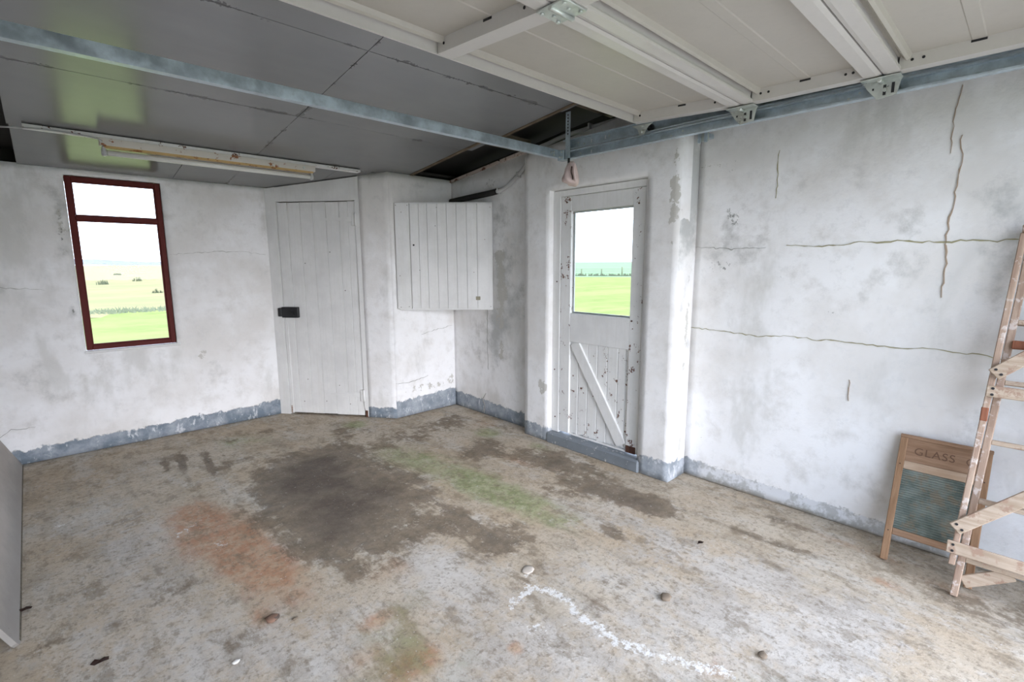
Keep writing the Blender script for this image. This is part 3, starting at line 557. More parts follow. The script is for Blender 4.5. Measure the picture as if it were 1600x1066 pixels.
bmesh.ops.bisect_plane(bm, geom=bm.verts[:]+bm.edges[:]+bm.faces[:], plane_co=(0, 2.426, 0), plane_no=(0, 1, 0), clear_outer=True); bmesh.ops.holes_fill(bm, edges=bm.edges)
bmesh.ops.bisect_plane(bm, geom=bm.verts[:]+bm.edges[:]+bm.faces[:], plane_co=(0, 1.898, 0), plane_no=(0, -1, 0), clear_outer=True); bmesh.ops.holes_fill(bm, edges=bm.edges)
obj('brace', bm, M_white_wood, d2, local=False)
D2('bottom_bead', XD+.006, XD+.023, 1.90, 2.427, .092, .104, M_white_wood)
D2('rotten_corner', XD-.001, XD+.010, 1.812, 1.893, .098, .150, M_rot, .004, label='rotted brown corner of the stile')
M_blue = wall_material('blue_grey_paint_step', tint=(.27, .32, .36))
D2('threshold', XP-.012, XP+.12, 1.750, 2.610, -.01, .084, painted('blue_grey_floor_paint', (.205, .23, .255), wear=.33, rust=(.5, .5, .5), soft=.16), .012)
for y, z in ((2.565, .21), (2.47, 1.89), (1.876, 1.045), (1.85, 1.83), (2.56, 1.3), (2.575, .6)):
    bm = bmesh.new(); tube(bm, [(XD-.003, y, z), (XD+.006, y, z)], .006, 6); obj('screw_head', bm, M_rot, d2, local=False)
# ------------------------------------------------------------------ corner cupboard
CA = Vector((2.340, 3.990, 1.035)); CB = Vector((2.965, 3.385, 0)); cd = Vector((CB.x-CA.x, CB.y-CA.y, 0)); CL = cd.length; cd.normalize()
cc = empty('corner_cupboard', CA, Matrix.Rotation(math.atan2(cd.y, cd.x), 3, 'Z'), 'white boarded corner cupboard hung across the alcove corner beside the half glazed door', 'cupboard')
corner = Matrix.Rotation(-math.atan2(cd.y, cd.x), 3, 'Z') @ Vector((2.965-CA.x, 3.990-CA.y, 0))
CH = .94
for z0, z1, nm in ((-.012, .006, 'bottom_board'), (CH-.006, CH+.006, 'top_board')):
    bm = bmesh.new(); prism(bm, [(.02 if z0 < 0 else 0, .002), (CL, .002), (corner.x, corner.y)], 'z', z0, z1); obj(nm, bm, M_white_wood, cc)
bm = bmesh.new(); prism(bm, [(.001, .0), (CL*.999, .0), (corner.x, corner.y*.99)], 'z', .02, CH-.02); obj('carcass', bm, M_white_wood, cc)
obj('fixed_board', nbox(0, .128, -.018, -.001, 0, CH, .002), M_white_wood, cc)
dr = obj('door', nbox(.134, CL-.002, -.006, -.001, .004, CH-.008, 0), M_white_wood, cc)
bs = [.134, .212, .288, .378, .462, .548, .640, .732, CL-.001]
for i, (a, b) in enumerate(zip(bs, bs[1:])):
    g = .0009+.0008*(i % 2); t = rnd.uniform(0, .0012)
    obj('board', nbox(a+g, b-g, -.018-t, -.006, .002, CH-.006, .0012), M_white_wood, dr)
obj('hasp', nbox(.715, .755, -.024, -.018, .080, .112, .002), painted('tarnished_brass', (.30, .28, .20)), dr, label='small square tarnished catch plate')
obj('keyhole', nbox(.155, .170, -.0215, -.018, .565, .580, .003), M_black, dr)
for s, z in ((.012, .92), (.115, .92), (.06, .86), (.03, .30), (.03, .015), (.105, .02), (CL-.02, .90), (CL-.02, .02), (.36, .74), (.375, .90), (.70, .33), (.80, .62), (.21, .35)):
    bm = bmesh.new(); tube(bm, [(s, -.018, z), (s, -.0215, z)], .0035, 6); obj('nail_head', bm, M_rot, cc)
# ------------------------------------------------------------------ pipe above the cupboard
pc = empty('conduit_pipe', (2.95, 3.4, 2.05), None, 'grey conduit curving up the alcove wall from a black lagged sleeve above the cupboard', 'pipe')
def sm(P, k=6):
    out = []
    P = [Vector(p) for p in P]
    for i in range(len(P)-1):
        p0, p1, p2, p3 = P[max(i-1, 0)], P[i], P[i+1], P[min(i+2, len(P)-1)]
        for j in range(k):
            t = j/k; out.append(.5*((2*p1)+(-p0+p2)*t+(2*p0-5*p1+4*p2-p3)*t*t+(-p0+3*p1-3*p2+p3)*t**3))
    return out+[P[-1]]
bm = bmesh.new(); tube(bm, sm([(2.945, 3.97, 2.035), (2.945, 3.72, 2.045), (2.945, 3.40, 2.055), (2.945, 3.30, 2.062)]), .026, 10); obj('lagging', bm, M_rubber, pc, local=False, label='black lagged sleeve')
bm = bmesh.new(); tube(bm, sm([(2.945, 3.32, 2.058), (2.945, 3.22, 2.072), (2.945, 3.12, 2.115), (2.95, 3.03, 2.172), (2.952, 2.955, 2.230), (2.952, 2.90, 2.318), (2.955, 2.80, 2.345), (2.96, 2.70, 2.362), (2.965, 2.56, 2.386), (2.97, 2.30, 2.402), (2.975, 2.0, 2.415), (2.98, 1.6, 2.44)]), .0165, 10); obj('conduit', bm, M_conduit, pc, local=False)
for (y, z) in ((3.28, 2.064), (3.035, 2.166), (2.30, 2.402)):
    obj('saddle_clip', nbox(2.925, 2.974, y-.008, y+.008, z-.022, z+.022, .003), M_conduit, pc, local=False)
# ------------------------------------------------------------------ fluorescent fitting
fl = empty('fluorescent_light', (1.0, 4.08, zc(4.08)), None, 'rusty white fluorescent batten light with one tube under the grey ceiling', 'light')
FY = 4.06; FZ = zc(FY)
bm = bmesh.new(); prism(bm, [(FY-.028, FZ-.066), (FY+.028, FZ-.066), (FY+.034, FZ-.0235), (FY-.034, FZ-.0235)], 'x', .34, 1.665); obj('lamp_body', bm, M_lamp_body, fl, local=False)
bm = bmesh.new(); prism(bm, [(FY-.018, FZ-.078), (FY+.018, FZ-.078), (FY+.0285, FZ-.066), (FY-.0285, FZ-.066)], 'x', .36, 1.65); obj('reflector_tray', bm, M_lamp_under, fl, local=False, label='rust-streaked yellowed tray')
bm = bmesh.new(); tube(bm, [(.375, FY, FZ-.105), (1.635, FY, FZ-.105)], .017, 14); obj('lamp_tube', bm, M_tubeglass, fl, local=False)
for x in (.350, 1.632):
    bm = bmesh.new(); box(bm, x, x+.018, FY-.017, FY+.017, FZ-.126, FZ-.070, .004); tube(bm, [(x-.004, FY, FZ-.105), (x+.022, FY, FZ-.105)], .019, 12); obj('lamp_holder', bm, M_conduit, fl, local=False)
bm = bmesh.new(); tube(bm, [(1.575, FY-.026, FZ-.045), (1.575, FY-.038, FZ-.045)], .009, 8); obj('screw', bm, M_galv2, fl, local=False)
bt = empty('mounting_batten', (1.0, 4.09, zc(4.09)), None, 'long thin white painted timber strip on the ceiling behind the fluorescent light', 'batten')
bm = bmesh.new(); box(bm, 0.005, 2.05, FY-.032, FY+.032, FZ-.023, FZ-.002, .002); obj('strip', bm, M_white_old, bt, local=False)
bm = bmesh.new(); tube(bm, sm([(-.45, 4.16, 2.21), (-.2, 4.12, 2.20), (-.02, FY-.03, FZ-.03), (.15, FY-.036, FZ-.022), (.33, FY-.036, FZ-.034), (.348, FY-.02, FZ-.06)]), .005, 6); obj('cable', bm, M_conduit, fl, local=False)
# ------------------------------------------------------------------ sectional garage door, raised overhead
gd = empty('garage_door', (1.27, .55, 2.19), None, 'cream steel sectional garage door raised overhead with ribbed panels and stiles', 'garage door')
GX0, GX1 = -.08, 2.615
secs = [((1.085, 2.200), (1.700, 2.238)), ((.520, 2.190), (1.085, 2.200)), ((-.050, 2.185), (.520, 2.190)), ((-.600, 2.180), (-.050, 2.185))]
for k, ((ya, za), (yb, zb)) in enumerate(secs):
    L = math.hypot(yb-ya, zb-za); ang = math.atan2(zb-za, yb-ya)
    T = Matrix.Translation((0, ya, za)) @ Matrix.Rotation(ang, 4, 'X')      # local y along section, local z up; face plane z=0
    def sec_part(name, bm, mat, par, label=None):
        bmesh.ops.transform(bm, matrix=T, verts=bm.verts); return obj(name, bm, mat, par, local=False, label=label)
    # skin with shallow ribs
    H = .052; E1 = .030 if k == 0 else .066; pr = [(.0, H), (.066, H), (.070, H-.014), (.078, H-.019), (.088, H-.014), (.094, H), (L*.5-.022, H), (L*.5-.018, H-.003), (L*.5+.018, H-.003), (L*.5+.022, H), (L-E1-.028, H), (L-E1-.022, H-.016), (L-E1-.012, H-.022), (L-E1-.004, H-.016), (L-E1, H), (L, H)]
    if k != 0: pr = [(a, h) for a, h in pr]
    bm = bmesh.new(); prism(bm, [(a, h) for a, h in pr]+[(L, H+.012), (0, H+.012)], 'x', GX0, GX1)
    skin = sec_part('section', bm, M_door_skin, gd)
    # rails along both long edges (rolled lips with a step)
    for side in (0, 1):
        lead = (k == 0 and side == 1)
        w_ = .013 if lead else .062
        a = 0 if side == 0 else L
        sg = 1 if side == 0 else -1
        bm = bmesh.new()
        pr = [(a+sg*.004, .0), (a+sg*w_, .0), (a+sg*w_, .006), (a+sg*(w_-.004), .006), (a+sg*(w_-.004), H), (a+sg*.004, H)]
        if not lead: pr = [(a+sg*.003, .004), (a+sg*.018, .0), (a+sg*w_, .0), (a+sg*w_, .012), (a+sg*(w_-.014), .022), (a+sg*(w_-.014), H), (a+sg*.003, H)]
        prism(bm, pr, 'x', GX0, GX1-(.0 if lead else .02)); sec_part('rail', bm, M_door_metal, skin)
    # end and centre stiles
    y0, y1 = (.055, L-.014) if k == 0 else (.055, L-.055)
    for x0, x1, nm in ((GX0, GX0+.055, 'end_stile'), (GX1-.055, GX1, 'end_stile'), (1.203, 1.275, 'centre_stile')):
        bm = bmesh.new()
        inner = x1 if x0 == GX0 else x0
        box(bm, x0, x1, y0, y1, .0+.001, .0035, 0); box(bm, inner-(.003 if x0 == GX0 else 0), inner+(0 if x0 == GX0 else .003), y0, y1, .0035, H, 0)
        if nm == 'centre_stile': box(bm, x1-.003, x1, y0, y1, .0035, H, 0)
        st = sec_part(nm, bm, M_door_metal, skin)
        xx = inner if x0 == GX0 else x0
        bm = bmesh.new()
        for yy in (y0+.045, y1-.04, y1-.075 if k else y1-.04, y0+.012+.06):
            tube(bm, [(xx-.0015, yy, .030), (xx+.002, yy, .030)], .0055, 8)
        box(bm, xx-.0015, xx+.002, L*.5-.022, L*.5+.022, H-.011, H-.003)
        if nm == 'centre_stile' or x0 > 1: sec_part('punched_holes', bm, M_black, skin)
        else: bm.free()
# hinges at each joint
for k, (yj, zj) in enumerate([(1.085, 2.200), (.520, 2.190), (-.05, 2.185)]):
    h = obj('centre_hinge', nbox(1.185, 1.292, yj+.004, yj+.058, zj-.007, zj-.001, .002), M_galv2, gd, local=False, label='galvanised centre hinge')
    obj('hinge_leaf', nbox(1.185, 1.292, yj-.058, yj-.004, zj-.007, zj-.001, .002), M_galv2, h, local=False)
    bm = bmesh.new(); tube(bm, [(1.185, yj, zj-.010), (1.292, yj, zj-.010)], .008, 10); obj('hinge_knuckle', bm, M_galv2, h, local=False)
    for (x, y) in ((1.20, yj+.045), (1.275, yj+.045), (1.20, yj-.045), (1.275, yj-.045), (1.2375, yj+.03), (1.2375, yj-.03)):
        bm = bmesh.new(); tube(bm, [(x, y, zj-.005), (x, y, zj-.013)], .007, 6); obj('bolt', bm, M_galv2, h, local=False)
    for sx_, X in ((1, GX1+.012), (-1, GX0-.012)):
        def XX(a): return X+sx_*a
        bm = bmesh.new(); prism(bm, [(yj+.075, zj-.004), (yj-.062, zj-.004), (yj-.055, zj-.020), (yj-.045, zj-.070), (yj+.022, zj-.078), (yj+.060, zj-.030)], 'x', XX(.0)-.002, XX(.0)+.002)
        br = obj('roller_bracket', bm, M_galv2, gd, local=False, label='zinc plated roller bracket')
        box_ = (min(XX(-.055), XX(.0)), max(XX(-.055), XX(.0)))
        obj('bracket_flange', nbox(box_[0], box_[1], yj-.060, yj+.075, zj-.008, zj-.004, .001), M_galv2, br, local=False)
        bm = bmesh.new(); tube(bm, [(XX(-.05), yj+.01, zj-.013), (XX(.01), yj+.01, zj-.013)], .009, 8); obj('hinge_knuckle', bm, M_galv2, br, local=False)
        bm = bmesh.new(); q0 = min(XX(-.0045), XX(-.0015)); q1 = max(XX(-.0045), XX(-.0015))
        box(bm, q0, q1, yj-.036, yj-.026, zj-.062, zj-.022); box(bm, q0, q1, yj-.008, yj+.002, zj-.066, zj-.050); box(bm, q0, q1, yj-.008, yj+.002, zj-.040, zj-.026); box(bm, q0, q1, yj+.034, yj+.040, zj-.040, zj-.032); obj('slot', bm, M_black, br, local=False)
        bm = bmesh.new(); tube(bm, [(XX(-.008), yj-.004, zj-.046), (XX(.0), yj-.004, zj-.046)], .0085, 6); obj('bolt', bm, M_galv2, br, local=False)
        bm = bmesh.new(); tube(bm, [(XX(.0), yj-.004, zj-.035), (XX(.05), yj-.004, zj-.035)], .005, 8); tube(bm, [(XX(.052), yj-.004, zj-.035), (XX(.07), yj-.004, zj-.035)], .02, 14); obj('roller', bm, M_black, br, local=False)
# top roller carrier at the leading edge, running in the upper channel
for sx_, X in ((1, GX1+.01), (-1, GX0-.01)):
    bm = bmesh.new(); prism(bm, [(1.74, 2.236), (1.60, 2.232), (1.63, 2.216), (1.655, 2.178), (1.685, 2.176), (1.70, 2.214)], 'x', X-.0015, X+.0015)
    br = obj('top_roller_bracket', bm, M_galv2, gd, local=False, label='zinc plated top roller bracket')
    bm = bmesh.new(); tube(bm, [(X-.012, 1.67, 2.195), (X, 1.67, 2.195)], .008, 8); tube(bm, [(X-.010, 1.665, 2.222), (X, 1.665, 2.222)], .005, 8); obj('bolt', bm, M_galv2, br, local=False)
    bm = bmesh.new(); tube(bm, [(X, 1.65, 2.225), (X+sx_*.05, 1.65, 2.225)], .005, 8); tube(bm, [(X+sx_*.052, 1.65, 2.225), (X+sx_*.072, 1.65, 2.225)], .020, 14); obj('roller', bm, M_black, br, local=False)
# ------------------------------------------------------------------ tracks with rear crossbar
tr = empty('door_track', (1.27, 1.2, 2.14), None, 'galvanised double track frame and crossbar carrying the raised garage door', 'door track')
YE = 2.335
def chan(X, s, z0, z1, y0, y1, nm, lab=None):
    bm = bmesh.new(); t = .003; dpt = .036*s; lip = .007
    pr = [(0, z0), (-dpt, z0), (-dpt, z0+lip), (-dpt+t*s, z0+lip), (-dpt+t*s, z0+t), (-t*s, z0+t), (-t*s, z1-t), (-dpt+t*s, z1-t), (-dpt+t*s, z1-lip), (-dpt, z1-lip), (-dpt, z1), (0, z1)]
    profile(bm, pr, (X, y0, 0), (X, y1, 0), (1, 0, 0), (0, 0, 1)); return obj(nm, bm, M_galv, tr, local=False, label=lab)
for X, s in ((2.70, 1), (-.155, -1)):
    lo = chan(X, s, 2.137, 2.188, -.60, YE-.03, 'lower_channel'); hi = chan(X, s, 2.196, 2.262, -.60, YE-.03, 'upper_channel')
    if s > 0:
        for (y, z) in ((.62, 2.172), (.66, 2.155), (1.45, 2.170), (1.52, 2.155), (2.18, 2.165), (2.24, 2.150), (2.20, 2.235), (2.15, 2.222), (1.95, 2.235)):
            bm = bmesh.new(); tube(bm, [(X-.007, y, z), (X-.002, y, z)], .0055, 8); obj('rivet', bm, M_galv2, lo, local=False)
        for (y, z) in ((2.09, 2.163), (2.09, 2.230), (1.98, 2.232)):
            obj('slot', nbox(X-.0042, X-.0028, y-.004, y+.004, z-.011, z+.011), painted('bright_slot', (.75, .76, .77)), lo, local=False)
    # hanger angle to the roof with slots
    xa = X-.040*s; bm = bmesh.new()
    a, b = sorted((xa-.001, xa+.001)); box(bm, a, b, YE-.095, YE-.055, 2.137, zc(2.27)-.004)
    a, b = sorted((xa, xa+.030*s)); box(bm, a, b, YE-.055, YE-.053, 2.137, zc(2.27)-.004)
    hg = obj('hanger_strap', bm, M_galv, tr, local=False)
    bm = bmesh.new(); z = 2.29
    while z < zc(2.27)-.03: box(bm, xa-.0022*s-.0004, xa-.0022*s+.0004, YE-.079, YE-.071, z, z+.012); z += .02
    obj('slot', bm, M_black, hg, local=False)
bm = bmesh.new(); t = .003
pr = [(0, 0), (0, .052), (t, .052), (t, t), (.034, t), (.034, .010), (.037, .010), (.037, 0)]
profile(bm, pr, (-.19, YE, 2.148), (2.665, YE, 2.153), (0, 1, 0), (0, 0, 1)); obj('crossbar', bm, M_galv, tr, local=False)
obj('corner_bracket', nbox(2.650, 2.706, YE-.045, YE+.010, 2.134, 2.200, .003), M_galv, tr, local=False)
for (x, z) in ((2.60, 2.185), (2.60, 2.165), (2.575, 2.178)):
    bm = bmesh.new(); tube(bm, [(x, YE-.007, z), (x, YE, z)], .006, 8); obj('bolt', bm, M_galv2, tr, local=False)
for (y, z) in ((YE-.03, 2.185), (YE-.012, 2.155), (YE-.035, 2.150)):
    bm = bmesh.new(); tube(bm, [(2.643, y, z), (2.65, y, z)], .006, 8); obj('bolt', bm, M_galv2, tr, local=False)
# strap end and rag
bm = bmesh.new(); box(bm, 2.655, 2.661, YE-.095, YE-.078, 2.045, 2.14, .001); obj('hanger_tail', bm, M_black, tr, local=False)
def rag():
    bm = bmesh.new(); R = []; seg = 20; Z = [(2.112, .010), (2.100, .018), (2.085, .021), (2.06, .027), (2.035, .034), (2.010, .038), (1.99, .037), (1.978, .026), (1.974, .0)]
    for j, (z, r) in enumerate(Z):
        ring = []; r *= 1.55; z = 2.043+(z-2.043)*1.10-.004
        for i in range(seg):
            a = 2*PI*i/seg; rr = r*(1+.30*noise.noise(Vector((math.cos(a)*1.5, math.sin(a)*1.5, z*22)))+.16*math.sin(5*a+z*40))
            drop = .022*math.cos(a-2.6) if 2 < j < 8 else 0
            ring.append(bm.verts.new((2.668+rr*math.cos(a)*.8, 2.235+rr*math.sin(a), z+drop*.6)))
        R.append(ring)
    for a, b in zip(R, R[1:]):
        for i in range(seg): bm.faces.new((a[i], a[(i+1) % seg], b[(i+1) % seg], b[i]))
    bm.faces.new(R[0][::-1]); bmesh.ops.remove_doubles(bm, verts=bm.verts, dist=.0004)
    root = obj('hanging_rag', bm, M_pink, smooth=True, label='pale pink rag bundled round the strap below the track corner', cat='rag')
    bm = bmesh.new(); tube(bm, sm([(2.632, 2.20, 2.075), (2.622, 2.196, 2.04), (2.628, 2.19, 2.01), (2.632, 2.19, 1.99)]), [.004]*18+[.003], 6); obj('fold_shade', bm, M_leaf, root, local=False)  # near-black tube painted in for the shade of the rag's fold
    bm = bmesh.new(); tube(bm, sm([(2.640, 2.183, 2.09), (2.628, 2.176, 2.045), (2.634, 2.172, 2.005), (2.650, 2.18, 1.985)]), .008, 7); obj('hem', bm, M_pink, root, local=False)
rag()
# small wall bracket on the pier corner under the track
wbk = empty('wall_bracket', (2.95, 1.46, 2.15), None, 'small galvanised channel bracket on the white pier below the lower track', 'bracket')
obj('bracket_plate', nbox(2.958, 2.962, 1.425, 1.495, 2.155, 2.225, .001), M_galv2, wbk, local=False)
for y in (1.430, 1.470): obj('bracket_fin', nbox(2.948, 2.957, y, y+.018, 2.150, 2.228, .001), M_galv, wbk, local=False)
obj('bracket_arm', nbox(2.962, 3.08, 1.45, 1.47, 2.19, 2.215, .001), M_galv, wbk, local=False)
# ------------------------------------------------------------------ leaning sheet on the left
def sheet():
    lean = math.atan2(.43, 1.0)
    R = Matrix.Rotation(math.radians(.93), 3, 'Z') @ Matrix.Rotation(-lean, 3, 'Y')
    o = empty('leaning_sheet', (-.232, 3.71, 0), R, 'long grey weathered board leaning on the left wall near the window', 'board')
    bm = bmesh.new(); prism(bm, [(-1.21, .022), (-1.20, .006), (-1.17, .0), (1.17, 0), (1.19, .006), (1.195, .03), (1.195, 1.03), (-1.21, 1.03)], 'x', -.018, 0)
    obj('panel', bm, M_sheet, o)
    obj('edge_strip', nbox(-.019, .0015, -1.17, 1.17, -.001, .008, .001), M_joist, o)
    return o
sheet()
# ------------------------------------------------------------------ washboard
def washboard():
    tl = math.atan(.36); o = empty('washboard', (2.839, .21, 0), Matrix.Rotation(tl, 3, 'Y'), 'old wooden washboard with ribbed green glass leaning behind the ladder foot', 'washboard')
    # local: y across, z up the board, x<0 faces the room
    for s in (-1, 1): obj('leg', nbox(-.012, .012, s*.152-.0145, s*.152+.0145, .002, .614, .003), M_wb, o)
    obj('top_rail', nbox(-.015, .015, -.168, .168, .606, .624, .003), M_wb_h, o)
    hp = obj('header_panel', nbox(-.001, .006, -.138, .138, .494, .606, 0), M_wb_h, o)
    obj('upper_rail', nbox(-.011, .011, -.138, .138, .455, .494, .002), M_wb_pale, o)
    obj('lower_rail', nbox(-.011, .011, -.138, .138, .130, .162, .003), M_wb_h, o)
    bm = bmesh.new(); n = 26; z0, z1 = .162, .455; pr = []
    for i in range(n):
        a = z0+(z1-z0)*i/n; h = (z1-z0)/n
        for t, dx in ((0, 0), (.25, .0045), (.5, .0065), (.75, .0045)): pr.append((-.002-dx, a+h*t))
    prism(bm, pr+[(-.002, z1), (.004, z1), (.004, z0)], 'y', -.138, .138); obj('ribbed_glass', bm, M_rib, o, label='ribbed green glass')
    def text(s, size, y, z):
        cu = bpy.data.curves.new('lettering', 'FONT'); cu.body = s; cu.size = size; cu.extrude = .0005; cu.space_character = 1.12; cu.align_x = 'LEFT'
        t = bpy.data.objects.new('tmp_text', cu); COL.objects.link(t); dg = bpy.context.evaluated_depsgraph_get(); me = bpy.data.meshes.new_from_object(t.evaluated_get(dg)); bpy.data.objects.remove(t)
        bm = bmesh.new(); bm.from_mesh(me); bpy.data.meshes.remove(me)
        # reads left to right for someone in the room: +x of the text -> -y, up -> +z
        M = Matrix(((0, 0, -1, -.0018), (-1, 0, 0, y), (0, 1, 0, z), (0, 0, 0, 1))); bmesh.ops.transform(bm, matrix=M, verts=bm.verts)
        obj('lettering', bm, M_ink, hp)
    text('GLASS', .050, .108, .533); text('C', .050, -.080, .533)
    for s in (-1, 1):
        for z in (.145, .475, .61):
            bm = bmesh.new(); tube(bm, [(-.014, s*.152, z), (-.0115, s*.152, z)], .003, 6); obj('nail_head', bm, M_leaf, o)
washboard()
# ------------------------------------------------------------------ stepladder, folded, leaning on the right wall
def ladder():
    lean = math.atan(.21); o = empty('stepladder', (2.72, -.13, 0), Matrix.Rotation(lean, 3, 'Y'), 'old wooden stepladder folded and leaning on the white right wall over the washboard', 'ladder')
    # front frame B: x 0..+.07 ; braced back frame A: x -.06..-.03
    bw = lambda z: .225-.043*z
    def stile(xa, xb, s, z0, z1, off, wd, mat):
        bm = bmesh.new()
        vs = [bm.verts.new((x, s*(bw(z)+off)+dy, z)) for x in (xa, xb) for z in (z0, z1) for dy in (-wd/2, wd/2)]
        for f in [(0,1,3,2),(4,6,7,5),(0,4,5,1),(2,3,7,6),(0,2,6,4),(1,5,7,3)]: bm.faces.new([vs[i] for i in f])
        bmesh.ops.bevel(bm, geom=bm.edges[:], offset=.003, segments=1, affect='EDGES'); return obj('stile', bm, mat, o)
    for s in (1, -1):
        stile(.0, .030, s, .003, 1.60, .0, .026, M_ladder)
        stile(-.052, -.030, s, .145, 1.58, .026, .022, M_ladder)
    for z in (.16, .42, .68, .94, 1.20, 1.46):
        b = bw(z)-.012; obj('tread', nbox(.0, .054, -b, b, z, z+.020, .003), M_ladder_b, o)
    obj('crosspiece', nbox(-.02, .012, -(bw(1.1)-.01), bw(1.1)-.01, 1.095, 1.13, .003), M_ladder_red, o, label='red-stained crosspiece')
    def cross(y0, z0, y1, z1, wdt, xx=-.061, mat=None, holes=((.02, -.012), (.02, .014))):
        bm = bmesh.new(); beam(bm, (xx, y0, z0), (xx, y1, z1), wdt, .016, (1, 0, 0), .003); c = obj('brace', bm, mat or M_ladder_b, o)
        d = Vector((0, y1-y0, z1-z0)).normalized(); n = Vector((0, -d.z, d.y))
        for (a, b) in holes:
            p = Vector((xx-.008, y0, z0))+d*a+n*b; bm = bmesh.new(); tube(bm, [p+Vector((-.002, 0, 0)), p+Vector((.001, 0, 0))], .0055, 8); obj('screw_head', bm, M_black, c)
    cross(.268, .222, -.268, .222, .052); cross(.222, .905, -.222, .905, .048)
    cross(.252, .300, -.225, .790, .052); cross(.208, .975, -.190, 1.36, .052)
    # short gusset brace under the bottom tread
    bm = bmesh.new(); beam(bm, (.026, .205, .070), (.026, .06, .165), .050, .014, (1, 0, 0), .003); obj('gusset', bm, M_ladder_b, o)
    obj('top_board', nbox(-.09, .025, -.19, .19, 1.585, 1.605, .004), M_ladder, o)
    # rusty patch on the back frame stile
    s = .80; obj('stain_block', nbox(-.0535, -.029, bw(s)+.026-.012, bw(s)+.026+.012, .775, .835, .003), M_ladder_red, o, label='red-brown patch on the stile')
ladder()
# ------------------------------------------------------------------ bits on the floor
def leaf(x, y, r, lab, seed):
    rr = random.Random(seed); bm = bmesh.new(); n = 9; up = []; c = bm.verts.new((x, y, .012)); a0 = rr.uniform(0, 6)
    ring = [bm.verts.new((x+r*math.cos(a0+2*PI*i/n)*rr.uniform(.55, 1.15)*1.3, y+r*math.sin(a0+2*PI*i/n)*rr.uniform(.5, 1.1)*.8, .002+rr.uniform(0, r*.7))) for i in range(n)]
    for i in range(n): bm.faces.new((c, ring[i], ring[(i+1) % n]))
    r_ = bmesh.ops.solidify(bm, geom=bm.faces[:], thickness=.0015)
    obj('dead_leaf', bm, M_leaf, label=lab, cat='leaf')
leaf(2.32, 1.04, .022, 'crumpled dark dead leaf lying alone on the floor in front of the right wall', 1)
leaf(0.0, 2.19, .020, 'dark dead leaf on the floor near the bottom left of the photo', 2)
leaf(-.205, 2.77, .018, 'small reddish dead leaf beside the foot of the leaning board', 3)
def stone(x, y, r, lab, mat, seed, flat=.3, nm='stone', cat='stone'):
    bm = bmesh.new(); bmesh.ops.create_icosphere(bm, subdivisions=2, radius=1)
    for v in bm.verts:
        k = 1+.35*noise.noise(v.co*1.7+Vector((seed*3.1, 0, 0))); v.co = Vector((x+v.co.x*r*k, y+v.co.y*r*k*.8, r*flat*.85+v.co.z*r*flat*k*.9))
    obj(nm, bm, mat, label=lab, cat=cat, smooth=True)
M_rusty = painted('rusty_stone_surface', (.20, .12, .085), rust=(.08, .06, .05), wear=.3, rough=.9)
stone(.53, 1.99, .030, 'rust-coloured flat stone on the floor below the orange stain', M_rusty, 1)
stone(1.81, .95, .030, 'rounded brown stone on the floor to the right of the white salt line', M_stone, 2)
stone(1.78, .54, .020, 'small dark stone near the bottom edge of the floor', M_stone, 3)
stone(.36, 1.85, .014, 'small white plaster chip on the floor near the bottom left', M_chip, 4, nm='plaster_chip', cat='chip')
stone(1.52, 1.50, .034, 'pale flat stone beside the head of the white salt line', painted('pale_stone_surface', (.55, .50, .44), rough=.9), 5, flat=.10)
stone(.60, 1.93, .012, 'tiny grey pebble beside the rust-coloured stone', M_stone, 6, nm='pebble', cat='pebble')
# ------------------------------------------------------------------ outside
def ground(name, pts, mat, z=-.08, lab=None, cat=None):
    bm = bmesh.new(); n = 1
    lo = [bm.verts.new((x, y, z-.05)) for x, y in pts]; hi = [bm.verts.new((x, y, z)) for x, y in pts]
    bm.faces.new(hi); bm.faces.new(lo[::-1]); k = len(pts)
    for i in range(k): bm.faces.new((lo[i], lo[(i+1) % k], hi[(i+1) % k], hi[i]))
    return obj(name, bm, mat, kind='structure')
ground('ground', [(-60, 5.08), (-60, -60), (60, -60), (60, 60), (10, 22), (-14, 19), (-60, 19)], M_grass, -.09)
ground('yard', [(-3, -8), (6, -8), (6, -.66), (-3, -.66)], M_yard, -.03)
ground('foundation', [(-.8, -.8), (3.3, -.8), (3.3, 5.06), (-.8, 5.06)], M_yard, -.012)
def hill(name, f, x0, x1, nx, y0, y1, ny, mat):
    bm = bmesh.new(); G = [[bm.verts.new(f(x0+(x1-x0)*i/nx, y0+(y1-y0)*j/ny)) for j in range(ny+1)] for i in range(nx+1)]
    for i in range(nx):
        for j in range(ny): bm.faces.new((G[i][j], G[i+1][j], G[i+1][j+1], G[i][j+1])).smooth = True
    obj(name, bm, mat, kind='structure')
# straw-coloured moor beyond the ditch, seen through the left window (u = bearing slope x/y, v = distance)
hill('moor', lambda u, v: Vector((u*v, v, -.095+max(0, v-60)*.0055+.12*noise.noise(Vector((u*9, v*.08, 3))))), -.6, .42, 30, 19, 420, 60, M_moor)
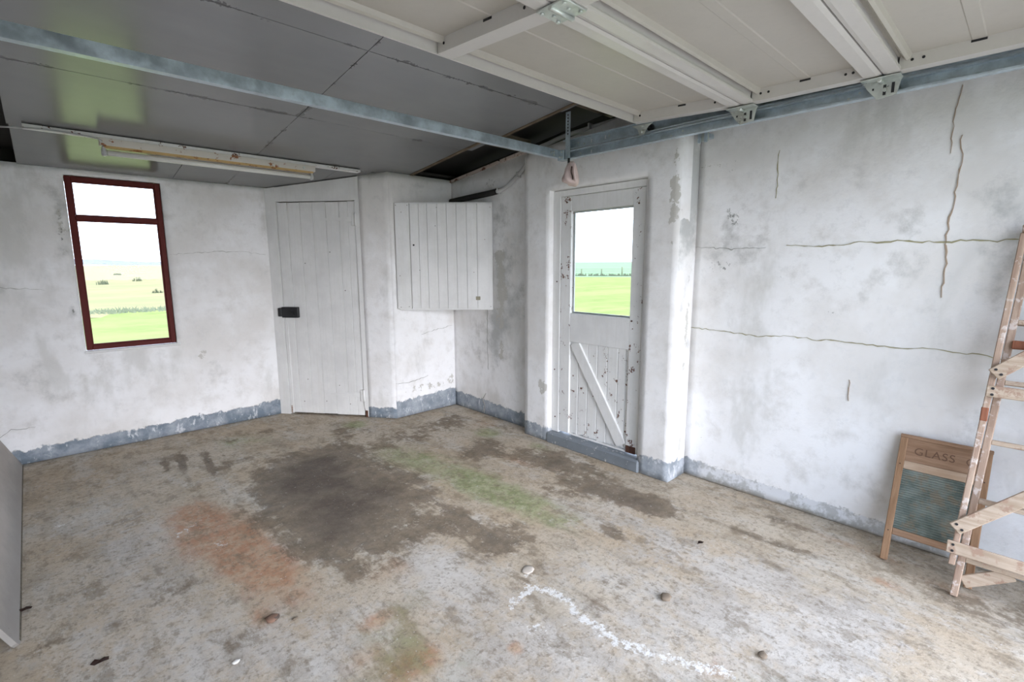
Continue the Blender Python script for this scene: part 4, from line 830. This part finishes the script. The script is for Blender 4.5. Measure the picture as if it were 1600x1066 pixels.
# far pasture beyond the wire fence, seen through the glazed door
def pas(u, v):
    d = Vector((math.cos(u), math.sin(u), 0)); return Vector((d.x*v, d.y*v, -.1+max(0, v-60)*.009))
hill('far_field', pas, math.radians(18), math.radians(56), 16, 62, 500, 30, M_field)
hill('far_ridge', lambda u, v: Vector((u*v, v, 1.4+(v-420)*.045*1.0+2.2*noise.noise(Vector((u*11, 0, 0))))), -.6, .5, 40, 420, 520, 3, grassmat('haze_tinted_hill', (.145, .155, .19), (.165, .175, .21), (.155, .165, .20), .1))  # distance haze painted into the ridge as a bluish colour
def shrub(x, y, r, h, lab, seed, grp=None, nm='shrub'):
    rr = random.Random(seed); bm = bmesh.new(); z0 = -.095+max(0, y-60)*.0055
    for _ in range(26):
        a = rr.uniform(0, 2*PI); q = r*math.sqrt(rr.random()); bx, by = x+q*math.cos(a), y+q*math.sin(a)*.6; hh = h*rr.uniform(.5, 1)*(1-.4*q/r); dx = rr.uniform(-.15, .15)*r; wd = r*.09
        v = [bm.verts.new((bx-wd, by, z0)), bm.verts.new((bx+wd, by, z0)), bm.verts.new((bx+dx+wd*.3, by+.1*r, z0+hh)), bm.verts.new((bx+dx-wd*.3, by-.1*r, z0+hh))]; bm.faces.new(v)
        v2 = [bm.verts.new((bx, by-wd, z0)), bm.verts.new((bx, by+wd, z0)), bm.verts.new((bx-dx, by+wd*.3, z0+hh*.9)), bm.verts.new((bx-dx, by-wd*.3, z0+hh*.9))]; bm.faces.new(v2)
    return obj(nm, bm, M_bush, label=lab, cat='shrub', group=grp)
shrub(3.52, 53, .40, .55, 'left wide dark shrub on the moor seen through the window', 1)
shrub(6.8, 61.5, .38, .6, 'middle dark shrub on the moor seen through the window', 2)
shrub(4.45, 33, .28, .38, 'right dark shrub on the moor near the window edge', 3)
shrub(7.9, 92, .5, .5, 'most distant small shrub on the moor seen through the window', 4)
bm = bmesh.new(); rr = random.Random(5)
for i in range(900):
    x = rr.uniform(-1, 5.5); y = 19.6+rr.uniform(-.5, .9)-.28*x+1.1+.25*x; h = rr.uniform(.04, .17); dx = rr.uniform(-.12, .12)
    bm.faces.new([bm.verts.new((x-.03, y, -.1)), bm.verts.new((x+.03, y, -.1)), bm.verts.new((x+dx, y+.05, -.1+h))])
obj('ditch_rushes', bm, M_bush, label='line of dark rushes along the ditch between lawn and moor', cat='rushes', kind='stuff')
fe = empty('wire_fence', (53, 39, -.1), None, 'distant post and wire fence seen through the door glass', 'fence')
P0 = Vector((46, 50, 0)); P1 = Vector((60, 28, 0)); nP = 11
for i in range(nP):
    p = P0.lerp(P1, i/(nP-1)); zb = -.12; h = 1.0 if i % 3 else 1.25
    bm = bmesh.new(); tube(bm, [(p.x, p.y, zb), (p.x, p.y, zb+h)], .09, 6); obj('post', bm, M_bush, fe, local=False)
for z in (.3, .6, .85):
    bm = bmesh.new(); tube(bm, [(P0.x, P0.y, z), (P1.x, P1.y, z)], .015, 4); obj('wire', bm, M_bush, fe, local=False)
# thick low clumps along the fence foot
bm = bmesh.new(); rr = random.Random(9)
for i in range(500):
    p = P0.lerp(P1, rr.random()); h = rr.uniform(.1, .45); bm.faces.new([bm.verts.new((p.x+rr.uniform(-.1, .1), p.y-.2, -.1)), bm.verts.new((p.x, p.y+.2, -.1)), bm.verts.new((p.x, p.y, -.1+h))])
obj('fence_weeds', bm, M_bush, fe, local=False, kind='stuff')
